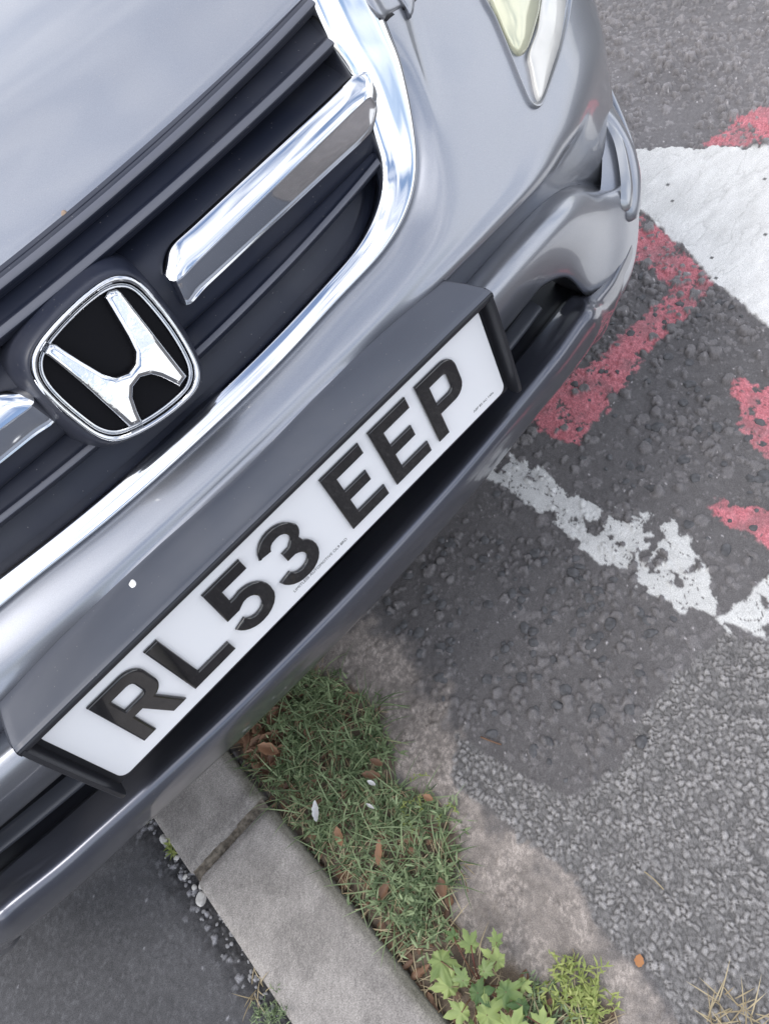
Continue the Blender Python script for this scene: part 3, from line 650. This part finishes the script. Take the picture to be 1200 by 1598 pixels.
# --- plate holder
HXL, HXR = -.279, .279
def hold():
    fz = .5715; bz = .575
    # right end: pixels on the photograph give the corner points of the box
    topf = [(-.281, -.020, .562), (-.15, -.021, .564), (0, -.022, .565), (.15, -.021, .564), (.281, -.020, .562)]
    return topf
pa = math.radians(6)
PC = np.array([0.0, 0.0, .500]); PU = np.array([0, math.sin(pa), math.cos(pa)]); PN = np.array([0, -math.cos(pa), math.sin(pa)]); PX = np.array([1., 0, 0])
def P3d(a, b, c=0.): return PC + PX * a + PU * b + PN * (c - .35 * 0 * a * a)
def pplane(u, v, off=0.):
    d = ray(u, v); k = ((PC + PN * off - CW) @ PN) / (d @ PN); q = CW + d * k - PC; return q @ PX, q @ PU
hw = .273
def hrow(b, c, w_=hw, k=0.): return [P3d(a * w_, b, c + k * abs(a) ** 3) for a in (-1, -.97, -.66, -.33, 0, .33, .66, .97, 1)]
BK = [S(388, 738, base(.040)), S(517, 605, base(.046)), S(600, 519, base(.054)), S(690, 426, base(.064))]
BK = [p + np.array([0, 0, .0015]) for p in BK]
def brow(w_=hw, dz=0.):
    o = []
    for a in (-1, -.97, -.66, -.33, 0, .33, .66, .97, 1):
        x = a * w_; X = abs(x); o.append(np.array([x, np.interp(X, [p[0] for p in BK], [p[1] for p in BK]), np.interp(X, [p[0] for p in BK], [p[2] for p in BK]) + dz]))
    return o
fr = [[p + np.array([0, .012, -.010]) for p in brow(hw - .004)], brow(hw - .003, .001), [p * .5 + q * .5 + np.array([0, 0, .0015]) for p, q in zip(brow(hw - .001), hrow(.0665, .008))], hrow(.0665, .004, hw), hrow(.0660, .0095, hw), hrow(.0650, .0122, hw)]
top = loft(fr, 4, 4, False)
rim = loft([hrow(.0652, .0120, hw), hrow(.0640, .0130, hw), hrow(.0600, .0130, hw), hrow(.0588, .0122, hw - .002), hrow(.0582, .004, hw - .002), hrow(.0580, -.003, hw - .002)], 4, 1, False, False)
def side_wall(s):
    x = s * hw; xi = s * (hw - .0045)
    pr = [(.0630, .0125), (.050, .0135), (.02, .0135), (-.03, .0125), (-.060, .011), (-.0645, .004), (-.0645, -.006)]
    bk = [np.array([x, .075 - i * .004, z]) for i, z in enumerate(np.linspace(.552, .436, 7))]
    o1 = [P3d(x, b, c) for b, c in pr]; o1b = [P3d(x - s * .0012, b, c + .0014) for b, c in pr]; o2 = [P3d(xi, b, c + .001) for b, c in pr]; o3 = [P3d(xi - s * .0008, b, c - .001) for b, c in pr]; o4 = [P3d(xi - s * .001, b, -.003) for b, c in pr]
    return loft([bk, o1, o1b, o2, o3, o4], 4, 1, False, False)
backp = ([P3d(a, b, -.003) for a, b in ((-hw, -.062), (hw, -.062), (hw, .062), (-hw, .062))] + [P3d(a, b, -.03) for a, b in ((-hw + .01, -.050), (hw - .01, -.050), (hw - .01, .055), (-hw + .01, .055))], [(0, 1, 2, 3), (4, 7, 6, 5), (0, 4, 5, 1)])
holder = part('plate_holder', top, HOLDER); solidify(holder, .0015)
hr = part('holder_rim', join(rim, side_wall(-1), side_wall(1)), RIMBLK, holder); hr.data.set_sharp_from_angle(angle=math.radians(50))
part('holder_back', backp, RIMBLK, holder, False)

# --- number plate
cor = [(54, 1146), (741, 478), (786, 608), (193, 1212)]
def rrect(w2, h2, r, n=5):
    o = []
    for cx, cy, a0 in ((w2 - r, h2 - r, 0), (-w2 + r, h2 - r, 90), (-w2 + r, -h2 + r, 180), (w2 - r, -h2 + r, 270)):
        for k in range(n + 1):
            q = math.radians(a0 + 90 * k / n); o.append((cx + r * math.cos(q), cy + r * math.sin(q)))
    return o
plate = bevel_poly(rrect(.2605, .0555, .009), -.002, .0016, .0008, lambda a, b, c: P3d(a, b, c), 2, PLATEW, 'number_plate', car)
def stroke(P, w_=.0142, cap=None):
    P = [np.array(p, float) for p in P]; n = len(P); L = []; R_ = []
    for i in range(n):
        d1 = P[i] - P[i - 1] if i > 0 else P[1] - P[0]; d2 = P[i + 1] - P[i] if i < n - 1 else P[-1] - P[-2]
        d1 = d1 / np.linalg.norm(d1); d2 = d2 / np.linalg.norm(d2); n1 = np.array([-d1[1], d1[0]]); n2 = np.array([-d2[1], d2[0]])
        mv = (n1 + n2); mv /= (np.linalg.norm(mv) + 1e-9); q = w_ / 2 / max(mv @ n1, .35); L.append(P[i] + mv * q); R_.append(P[i] - mv * q)
    return [tuple(p) for p in L] + [tuple(p) for p in R_[::-1]]
def arc(cx, cy, rx, ry, a0, a1, n=8):
    return [(cx + rx * math.cos(math.radians(a0 + (a1 - a0) * k / n)), cy + ry * math.sin(math.radians(a0 + (a1 - a0) * k / n))) for k in range(n + 1)]
k_ = .001
def sc_(L): return [(a * k_, b * k_ * 76 / 79) for a, b in L]
CH = {}
CH['E'] = ([(0, 0), (50, 0), (50, 14), (14.5, 14), (14.5, 33), (42, 33), (42, 46.5), (14.5, 46.5), (14.5, 65), (49, 65), (49, 79), (0, 79)], [])
CH['L'] = ([(0, 0), (50, 0), (50, 14), (14.5, 14), (14.5, 79), (0, 79)], [])
bowl = arc(34, 63, 16, 16, 90, 0, 6)[0:] + arc(34, 44, 16, 16, 0, -90, 6)
CH['P'] = ([(0, 0), (14.5, 0), (14.5, 28)] + bowl[::-1] + [(0, 79)], [[(14.5, 42), (31, 42)] + arc(31, 46, 5, 4, -90, 0, 3)[1:] + arc(31, 61, 5, 4, 0, 90, 3) + [(14.5, 65)]])
bowlR = arc(34, 63, 16, 16, 90, 0, 6) + arc(34, 47, 16, 15, 0, -62, 5)
CH['R'] = ([(0, 0), (14.5, 0), (14.5, 32), (23, 32), (35, 0), (50.5, 0), (38.5, 33)] + bowlR[::-1] + [(0, 79)], [[(14.5, 45), (31, 45)] + arc(31, 49, 5, 4, -90, 0, 3)[1:] + arc(31, 61, 5, 4, 0, 90, 3) + [(14.5, 65)]])
CH['5'] = ([(3, 79), (46, 79), (46, 65), (17, 65), (16, 49.5)] + arc(28, 27, 22, 24, 110, 0, 8)[0:] + arc(24, 24, 26, 24, 0, -90, 6)[1:] + arc(24, 24, 24, 24, -90, -165, 6)[1:] + [(14, 22)] + arc(24, 24, 10.5, 10.5, 195, 270, 4) + arc(24, 24, 11.5, 10.5, 270, 360, 4)[1:] + arc(26, 27, 10, 10.5, 0, 125, 6) + [(16, 33), (1, 33)], [])
CH['3'] = ([(0.5, 60)] + arc(23, 58, 22, 21, 172, 30, 9) + arc(30, 58, 16.5, 15, 12, -48, 4) + arc(27, 23, 22.5, 23, 48, -90, 9) + arc(24, 23, 23.5, 23, -90, -172, 6)[1:] + [(14, 22)] + arc(24.5, 23.5, 10.5, 10, 188, 270, 4) + arc(25.5, 23.5, 10.5, 10, -90, 60, 7) + [(28, 33.5), (19, 33.5), (19, 46), (27, 46)] + arc(25.5, 56.5, 9, 9, -60, 90, 7) + arc(23, 56.5, 9, 9, 90, 170, 4)[1:], [])
txt = 'RL53EEP'; xs = [-222.5, -161.5, -100.0, -43.0, 42.5, 103.5, 165.0]
for c, x in zip(txt, xs):
    o_, h_ = CH[c]; kx = 1.0
    P2 = [((x + a) * .001, (-36.3 + b * 76.5 / 79) * .001) for a, b in o_]; hh = [[((x + a) * .001, (-36.3 + b * 76.5 / 79) * .001) for a, b in L] for L in h_]
    ch = bevel_poly(P2, .0014, .0058, .0019, lambda a, b, cc: P3d(a, b, cc), 3, GEL, 'plate_character', plate, hh)
    ch['label'] = 'raised black character ' + c
def small_text(s, x, y, size, w_):
    cu = bpy.data.curves.new('t', 'FONT'); cu.body = s; cu.size = size * 1000; cu.extrude = .02; o = bpy.data.objects.new('t', cu); COL.objects.link(o)
    dg = bpy.context.evaluated_depsgraph_get(); dg.update(); me = bpy.data.meshes.new_from_object(o.evaluated_get(dg))
    mxx = max(v.co.x for v in me.vertices); k = w_ * 1000 / mxx
    V = [P3d(x + v.co.x * k / 1000, y + v.co.y / 1000, .00175 + v.co.z / 1000) for v in me.vertices]; fs = [tuple(p.vertices) for p in me.polygons]
    bpy.data.objects.remove(o); bpy.data.curves.remove(cu)
    return part('plate_print', (V, fs), PRINT, plate, False)
small_text('LIMITLESS AUTOMOTIVE OL9 8RD', -.0385, -.0520 + .0085, .0050, .071)
small_text('ABP BS AU 145e', .2150, -.0475 + .002, .0040, .030)

# --- underside, wheels
under = join(box((XC, .62, .325), (1.30, .95, .02)), box((XC, .34, .45), (1.15, .03, .26)))
part('undertray', under, BLACK)
part('undertray_flap', box((.250, .085, .315), (.10, .05, .05)), LIP)
for sx in (-1, 1):
    V = []; Fc = []; n = 40; prof = [(.20, -.06), (.235, -.098), (.30, -.108), (.335, -.095), (.343, -.06), (.345, 0), (.343, .06), (.335, .095), (.30, .108), (.235, .098), (.20, .06)]
    for k in range(n):
        q = 2 * math.pi * k / n
        for r, x in prof: V.append((XC + sx * .76 + x, 1.02 + r * math.cos(q), .345 + r * math.sin(q)))
    m_ = len(prof)
    for k in range(n):
        for i in range(m_ - 1): Fc.append((k * m_ + i, ((k + 1) % n) * m_ + i, ((k + 1) % n) * m_ + i + 1, k * m_ + i + 1))
    wh = part('wheel', (V, Fc), TYRE)
    V = []; Fc = []
    for k in range(5):
        q = 2 * math.pi * k / 5; c, s = math.cos(q), math.sin(q)
        bx, bf = box((0, .11, 0), (.03, .22, .06)); o = len(V)
        V += [(XC + sx * .84 + v[0], 1.02 + v[1] * c - v[2] * s, .345 + v[1] * s + v[2] * c) for v in bx]; Fc += [tuple(i + o for i in f) for f in bf]
    a = tube([(XC + sx * .80, 1.02 + .215 * math.cos(t), .345 + .215 * math.sin(t)) for t in np.linspace(0, 2 * math.pi, 37)[:-1]], .022, 8, True)
    part('wheel_rim', join((V, Fc), a), ALLOY, wh)

# ================================================================== verge: grass, weeds, litter
def in_poly(n, poly, zz=0.):
    P = np.array(poly)[:, :2]; lo = P.min(0); hi = P.max(0); o = []
    while len(o) < n:
        q = lo + (hi - lo) * rng.random((4000, 2)); s = sdf(q[:, 0], q[:, 1], poly); o += [tuple(v) for v, k in zip(q, s) if k > 0]
    return o[:n]
def leafmat(name, c1, c2, rough=.55, scale=60):
    M = bpy.data.materials.new(name); M.use_nodes = True; t = M.node_tree; b = t.nodes['Principled BSDF']; b.inputs['Roughness'].default_value = rough
    g = t.nodes.new('ShaderNodeNewGeometry'); tcn = t.nodes.new('ShaderNodeTexCoord'); n = t.nodes.new('ShaderNodeTexNoise'); n.inputs['Scale'].default_value = scale
    t.links.new(tcn.outputs['Object'], n.inputs['Vector'])
    a = t.nodes.new('ShaderNodeMath'); a.operation = 'ADD'; a.use_clamp = True
    s = t.nodes.new('ShaderNodeMath'); s.operation = 'MULTIPLY_ADD'; s.inputs[1].default_value = 1.2; s.inputs[2].default_value = -.6; t.links.new(n.outputs['Fac'], s.inputs[0])
    t.links.new(g.outputs['Random Per Island'], a.inputs[0]); t.links.new(s.outputs[0], a.inputs[1])
    r = t.nodes.new('ShaderNodeValToRGB'); r.color_ramp.elements[0].color = (*c1, 1); r.color_ramp.elements[1].color = (*c2, 1)
    t.links.new(a.outputs[0], r.inputs[0]); t.links.new(r.outputs[0], b.inputs['Base Color'])
    tr = t.nodes.new('ShaderNodeBsdfTranslucent'); t.links.new(r.outputs[0], tr.inputs[0]); mxs = t.nodes.new('ShaderNodeMixShader'); mxs.inputs[0].default_value = .25
    t.links.new(b.outputs[0], mxs.inputs[1]); t.links.new(tr.outputs[0], mxs.inputs[2]); t.links.new(mxs.outputs[0], t.nodes['Material Output'].inputs['Surface'])
    return M
GR = leafmat('grass_green', (.060, .100, .040), (.30, .38, .20)); DRY = leafmat('grass_dry', (.26, .20, .11), (.50, .42, .27)); STEM = leafmat('stem_red', (.16, .05, .04), (.20, .17, .08))
DEAD = leafmat('dead_leaf', (.10, .055, .034), (.30, .175, .11), .6, 25); BRIGHT = leafmat('weed_yellow_green', (.20, .26, .06), (.38, .42, .14)); LEAF = leafmat('leaf_green', (.055, .13, .035), (.17, .29, .075), .5, 30)
def blade(V, Fc, p, d, up, L, w_, bend=.5, seg=3):
    d = np.array(d, float); d /= np.linalg.norm(d); s = np.cross(d, [0, 0, 1.]); s /= np.linalg.norm(s) + 1e-9; o = len(V); q = np.array(p, float); ang = up
    for i in range(seg + 1):
        t = i / seg; ww = w_ * math.sin(math.pi * (.22 + .72 * t)) if i < seg else w_ * .05
        V.append(q + s * ww / 2); V.append(q - s * ww / 2)
        st = L / seg; q = q + d * st * math.cos(ang) + np.array([0, 0, 1]) * st * math.sin(ang); ang -= bend * 2.2 / seg
        q[2] = max(q[2], .001)
    for i in range(seg): Fc.append((o + 2 * i, o + 2 * i + 1, o + 2 * i + 3, o + 2 * i + 2))
P_grass = gp((365, 1150), (395, 1085), (450, 1035), (520, 1060), (590, 1098), (603, 1150), (592, 1215), (640, 1235), (700, 1265), (716, 1330), (700, 1400), (700, 1450), (655, 1478), (590, 1420), (520, 1345), (460, 1275), (395, 1190))
V, Fc = [], []
def sprig(V, Fc, x, y, z0, h, n, lw, lean=None):
    a = random.uniform(0, 6.28) if lean is None else lean; tilt = random.uniform(.15, 1.1); p = np.array([x, y, z0]); d = np.array([math.cos(a) * math.sin(tilt), math.sin(a) * math.sin(tilt), math.cos(tilt)])
    for i in range(n):
        q = p + d * h * (i + 1) / n + np.array([0, 0, -.25 * h * ((i + 1) / n) ** 2 * math.sin(tilt)]); q[2] = max(q[2], z0 + .003)
        b = random.uniform(0, 6.28); blade(V, Fc, q, (math.cos(b), math.sin(b), 0), random.uniform(-.1, .7), random.uniform(.6, 1.2) * lw * 4.2, lw * random.uniform(.7, 1.1), .35, 2)
    blade(V, Fc, p, (d[0], d[1], 0.001), math.pi / 2 - tilt * .6, h, .0011, .35, 3)
for x, y in in_poly(900, P_grass):
    dens = float(fbm(np.array([x]), np.array([y]), .05, 3, 401)[0])
    if dens < .45 and random.random() < .8: continue
    sprig(V, Fc, x, y, -.008, random.uniform(.018, .048), random.randint(5, 9), random.uniform(.0022, .0038))
for x, y in in_poly(900, P_grass):
    a = random.uniform(0, 6.28); blade(V, Fc, (x, y, -.006), (math.cos(a), math.sin(a), 0), random.uniform(.4, 1.3), random.uniform(.03, .085), random.uniform(.001, .002), random.uniform(.3, .9), 4)
tag(mesh_obj('grass', V, Fc, GR), 'short green grass and knotweed growing in the strip behind the kerb', 'grass', kind='stuff')
V, Fc = [], []
for x, y in in_poly(800, P_soil):
    a = random.uniform(0, 6.28); blade(V, Fc, (x, y, random.uniform(-.004, .008)), (math.cos(a), math.sin(a), 0), random.uniform(0, .5), random.uniform(.015, .05), .0013, .4, 3)
tag(mesh_obj('dry_grass', V, Fc, DRY), 'dead straw stalks lying among the green grass', 'dry grass', kind='stuff')
# leaf litter too small and mixed to count
def curled(cx, cy, z, L, w_, rot, curl, n=8, mcol=None):
    V = []; ca, sa = math.cos(rot), math.sin(rot)
    for i in range(n + 1):
        t = i / n; hw_ = w_ * (math.sin(math.pi * min(1, .06 + .94 * t)) ** .8 if 0 < i < n else .03) * .5 * (1 + .12 * math.sin(i * 2.3 + cx * 90))
        for j in range(-2, 3):
            s = j / 2; a = (t - .5) * L; b = s * hw_; c = curl * (s * s) * hw_ * 2.2 + curl * .9 * L * (t - .5) ** 2 + .0007 * (1 - abs(s)) * (i % 2) 
            V.append(np.array([cx + a * ca - b * sa, cy + a * sa + b * ca, z + c]))
    return V, [(i * 5 + j, i * 5 + j + 1, (i + 1) * 5 + j + 1, (i + 1) * 5 + j) for i in range(n) for j in range(4)]
Ls = []
for x, y in in_poly(300, P_soil):
    Ls.append(curled(x, y, random.uniform(-.004, .006), random.uniform(.008, .024), random.uniform(.005, .012), random.uniform(0, 6.28), random.uniform(-.3, .6), 4))
P_corner = gp((365, 1150), (372, 1120), (420, 1080), (450, 1090), (450, 1170), (430, 1215), (400, 1195))
for x, y in in_poly(70, P_corner): Ls.append(curled(x, y, random.uniform(.002, .016), random.uniform(.02, .036), random.uniform(.010, .018), random.uniform(0, 6.28), random.uniform(-.2, .7), 6))
tag(mesh_obj('leaf_litter', *join(*Ls), DEAD), 'brown crumbled leaf litter under the grass', 'leaf litter', kind='stuff')
def dead_leaf(u, v, L, w_, rot, z, label, mt=DEAD, curl=.4):
    p = on_ground(u, v, z); V, Fc = curled(0, 0, 0, L * .8, w_ * .8, rot, curl); e = mesh_obj('dead_leaf', V, Fc, mt); e.location = p
    return tag(e, label, 'leaf', 'fallen leaves on the verge')
ORANGE = leafmat('leaf_orange', (.42, .17, .06), (.50, .24, .10)); TAN = leafmat('leaf_tan', (.30, .16, .09), (.42, .24, .15))
dead_leaf(530, 1305, .034, .014, 1.15, .024, 'pale tan leaf lying on the grass just below the white feather', TAN)
dead_leaf(592, 1330, .040, .012, .75, .022, 'long tan curled leaf in the grass right of centre of the verge', TAN)
dead_leaf(580, 1210, .036, .014, 2.2, .022, 'reddish brown leaf standing at the top right edge of the grass')
dead_leaf(588, 1190, .026, .012, 1.9, .028, 'small dark red leaf tip above the larger reddish leaf')
dead_leaf(420, 1170, .048, .022, 2.0, .024, 'large brown curled leaf near the kerb end by the bumper', TAN)
dead_leaf(668, 1245, .020, .011, 1.9, .014, 'small tan leaf at the right edge of the grass', TAN)
dead_leaf(997, 1499, .017, .013, .5, .004, 'bright orange leaf scrap on the bare grey tarmac', ORANGE, .15)
dead_leaf(600, 1390, .034, .015, .2, .014, 'brown leaf half buried in the lower grass')
dead_leaf(690, 1385, .030, .018, 1.0, .016, 'brown leaf at the lower right edge of the grass')
# feathers
FEA = mat('feather_white', (.60, .60, .60), .7, bump=(300, .4, .001))
def feather(u, v, L, w_, rot, z, label):
    p = on_ground(u, v, z); V, Fc = curled(0, 0, 0, L, w_, rot, .45, 10); e = mesh_obj('feather', V, Fc, FEA); e.location = p; tag(e, label, 'feather', 'white feathers')
feather(494, 1266, .029, .010, .95, .030, 'larger white downy feather on the grass beside the kerb')
feather(580, 1222, .014, .006, 1.9, .030, 'small white feather beside the reddish brown leaf')
feather(578, 1258, .014, .004, 1.8, .022, 'thin white feather scrap below the reddish leaf')
# lobed-leaf plant
def lobed(c, nrm, rot, R, V, Fc, C=None):
    nrm = np.array(nrm, float); nrm /= np.linalg.norm(nrm); a = np.cross(nrm, [0, 1, .2]); a /= np.linalg.norm(a); b = np.cross(nrm, a); o = len(V)
    V.append(np.array(c)); N = 60; cen = ((0, 1.0), (.95, .84), (-.95, .84), (1.95, .56), (-1.95, .56))
    for k in range(N):
        q = 2 * math.pi * k / N - math.pi; r = .42
        for c0, am in cen:
            dd = abs((q - c0 + math.pi) % (2 * math.pi) - math.pi); r = max(r, am * (1 - .50 * (dd / .48) ** 1.1) if dd < .60 else 0)
        r *= R * (1 + (.09 if k % 3 == 0 else -.03)) * (.93 + .14 * random.random())
        V.append(c + r * (math.cos(q + rot) * a + math.sin(q + rot) * b) + nrm * (.10 * R * math.cos(q * 6) - .22 * r * r / R))
    for k in range(N): Fc.append((o, o + 1 + k, o + 1 + (k + 1) % N))
MAPLE = leafmat('lobed_leaf', (.075, .14, .045), (.33, .41, .14), .5, 45)
plant = empty('leafy_weed', tuple(on_ground(745, 1545))); tag(plant, 'leafy weed with lobed green leaves on red stems at the foot of the kerb', 'plant')
V, Fc = [], []; st = []
root = on_ground(752, 1540, 0)
for u, v, R_, z in ((688, 1500, .026, .040), (700, 1540, .024, .030), (735, 1475, .018, .045), (775, 1500, .020, .04), (722, 1530, .016, .055), (745, 1550, .020, .05), (790, 1548, .025, .04), (815, 1570, .017, .03), (760, 1585, .026, .045), (720, 1580, .020, .035), (800, 1610, .026, .03), (755, 1515, .014, .055), (775, 1470, .013, .045), (845, 1600, .018, .02), (740, 1620, .02, .03), (708, 1462, .012, .03), (815, 1535, .013, .025), (690, 1525, .014, .022)):
    c = on_ground(u, v, z); lobed(c, (random.uniform(-.45, .45), random.uniform(-.7, .1), 1), random.uniform(0, 6.28), R_ * 1.08, V, Fc)
    st.append(tube(cr([root, (root + c) / 2 + [0, 0, .012], c], 4), .0009, 5))
part('foliage', (V, Fc), MAPLE, plant); part('stem', join(*st), STEM, plant)
# small yellow-green weed
def weed(u, v, n, h, r, lw, mt, name, label, cat='weed', lean=False):
    V, Fc = [], []; c = on_ground(u, v)
    for _ in range(n):
        a = random.uniform(0, 6.28); q = r * math.sqrt(random.random()); sprig(V, Fc, c[0] + q * math.cos(a), c[1] + q * math.sin(a), 0, h * random.uniform(.5, 1.1), random.randint(5, 9), lw)
    e = mesh_obj(name, [np.array(v) - c for v in V], Fc, mt); e.location = c; return tag(e, label, cat)
weed(898, 1550, 70, .032, .032, .0024, BRIGHT, 'yellow_weed', 'low yellow green weed on tarmac right of the lobed leaf plant')
weed(860, 1585, 40, .022, .035, .0024, GR, 'green_weed', 'low green weed between the lobed leaf plant and the yellow green weed')
weed(275, 1318, 8, .012, .008, .0034, BRIGHT, 'seedling', 'tiny green seedling in the gravel at the kerb edge', 'seedling')
weed(432, 1572, 26, .034, .020, .0016, GR, 'kerb_weed', 'wispy green weed growing at the footpath side of the kerb')
weed(660, 1262, 9, .030, .045, .0018, BRIGHT, 'stray_grass', 'sparse yellow green grass creeping over the tarmac beside the verge', 'grass tuft')
def straws(u, v, n, h, r, mt, name, label, spread=.5):
    V, Fc = [], []; c = on_ground(u, v)
    for _ in range(n):
        a = random.uniform(0, 6.28); blade(V, Fc, (r * random.uniform(-1, 1), r * random.uniform(-1, 1), 0), (math.cos(a), math.sin(a), 0), random.uniform(.5, 1.4), h * random.uniform(.5, 1.2), .0014, spread, 4)
    e = mesh_obj(name, V, Fc, mt); e.location = c; return tag(e, label, 'grass tuft')
straws(1142, 1592, 55, .045, .022, DRY, 'straw_tuft', 'tuft of dry straw coloured grass at the bottom right edge')
straws(405, 1540, 12, .040, .012, DRY, 'straw_tuft', 'thin dry stalks beside the wispy weed at the kerb')
def twig(pts, r, label, mt=DRY):
    P = [on_ground(u, v, z) for u, v, z in pts]; o = mesh_obj('twig', *tube(cr(P, 4), r, 5), mt); tag(o, label, 'twig', 'thin twigs on the ground')
twig(((1005, 1360, .003), (1020, 1372, .005), (1035, 1388, .003)), .0008, 'pale straw lying on the grey chippings')
twig(((893, 1480, .003), (898, 1500, .006), (896, 1530, .012), (900, 1560, .004)), .0006, 'bent straw standing out of the yellow green weed')
twig(((700, 1340, .01), (722, 1365, .012), (730, 1392, .004)), .0007, 'thin reddish twig at the right edge of the grass', STEM)
twig(((750, 1150, .002), (765, 1156, .004), (782, 1162, .002)), .0012, 'short rusty brown twig on dark tarmac above the verge', DEAD)
# pebbles
STONE = [mat('pebble_white', (.50, .49, .47), .75, noise=(120, .2), bump=(200, .5, .002)), mat('pebble_grey', (.22, .22, .23), .8, noise=(150, .3), bump=(200, .5, .002)), mat('pebble_dark', (.085, .085, .09), .8, noise=(150, .3), bump=(240, .5, .002))]
def rock(c, r, seed, flat=.6):
    rd = random.Random(seed); bm = bmesh.new(); bmesh.ops.create_icosphere(bm, subdivisions=2, radius=1)
    ax_ = [Vector((rd.gauss(0, 1), rd.gauss(0, 1), rd.gauss(0, 1))).normalized() for _ in range(9)]; cu = [rd.uniform(.55, .95) for _ in ax_]
    s = (rd.uniform(.8, 1.3), rd.uniform(.7, 1.1), flat); a = rd.uniform(0, 6.28)
    V = []
    for v in bm.verts:
        p = v.co.copy()
        for n, t in zip(ax_, cu):
            d = p.dot(n)
            if d > t: p -= n * (d - t)
        x, y, z = p.x * s[0], p.y * s[1], p.z * s[2]; V.append(np.array([c[0] + r * (x * math.cos(a) - y * math.sin(a)), c[1] + r * (x * math.sin(a) + y * math.cos(a)), c[2] + r * z]))
    Fc = [tuple(v.index for v in f.verts) for f in bm.faces]; bm.free(); return V, Fc
def pebble(u, v, r, k, seed, label):
    c = on_ground(u, v, .0); V, Fc = rock((0, 0, r * .35), r, seed); o = mesh_obj('pebble', V, Fc, STONE[k], None, False); o.location = c; tag(o, label, 'pebble', 'loose pebbles beside the kerb')
pebble(316, 1403, .0095, 0, 1, 'largest white pebble in the gravel beside the kerb')
pebble(318, 1383, .0065, 0, 2, 'white pebble just above the largest white pebble by the kerb')
pebble(305, 1385, .0055, 0, 3, 'white pebble to the left of the pair beside the kerb')
pebble(258, 1310, .0075, 0, 4, 'pale pebble next to the tiny seedling by the kerb')
pebble(277, 1339, .0040, 0, 5, 'small round white pebble below the seedling')
pebble(290, 1369, .0038, 0, 6, 'small white pebble between the seedling and the pebble cluster')
pebble(1000, 1157, .0105, 2, 7, 'loose dark stone sitting alone on the grey chippings')
Ls = []
for i in range(150):
    y = random.uniform(-.30, .26); x = KX0 - abs(random.gauss(0, .016)) - .003; Ls.append(rock((x, y, -.004), random.uniform(.0012, .0036), 100 + i))
tag(mesh_obj('gravel', *join(*Ls), STONE[1], None, False), 'fine grey gravel collected along the footpath side of the kerb', 'gravel', kind='stuff')
Ls = []
P_loose = gp((600, 900), (760, 760), (900, 860), (1080, 960), (1000, 1100), (880, 1220), (720, 1130), (600, 990))
P_loose2 = gp((900, 560), (1000, 420), (1190, 480), (1190, 900), (1000, 780), (880, 700))
for i, (x, y) in enumerate(in_poly(120, P_loose) + in_poly(70, P_loose2)): Ls.append(rock((x, y, .001), random.choice((.004, .006, .008, .010)), 900 + i, .5))
tag(mesh_obj('loose_chippings', *join(*Ls), STONE[2], None, False), 'dark stone chippings standing out of the worn tarmac', 'chippings', kind='stuff')
# bird dropping on the bumper and a crumb of dirt at the hood edge: found by looking along the sight line
def blob(name, u, v, r, mt, el=1.3):
    p, n = hit(u, v); V, Fc = rock((0, 0, 0), r, int(u), .3); q = Vector(n).to_track_quat('Z', 'Y').to_matrix()
    part(name, ([p + np.array(q @ Vector((a[0] * el, a[1], a[2]))) for a in V], Fc), mt)
blob('bird_dropping', 207, 911, .0034, mat('dropping', (.8, .8, .78), .6)); blob('dirt_crumb', 101, 334, .0034, mat('crumb', (.30, .22, .16), .9))
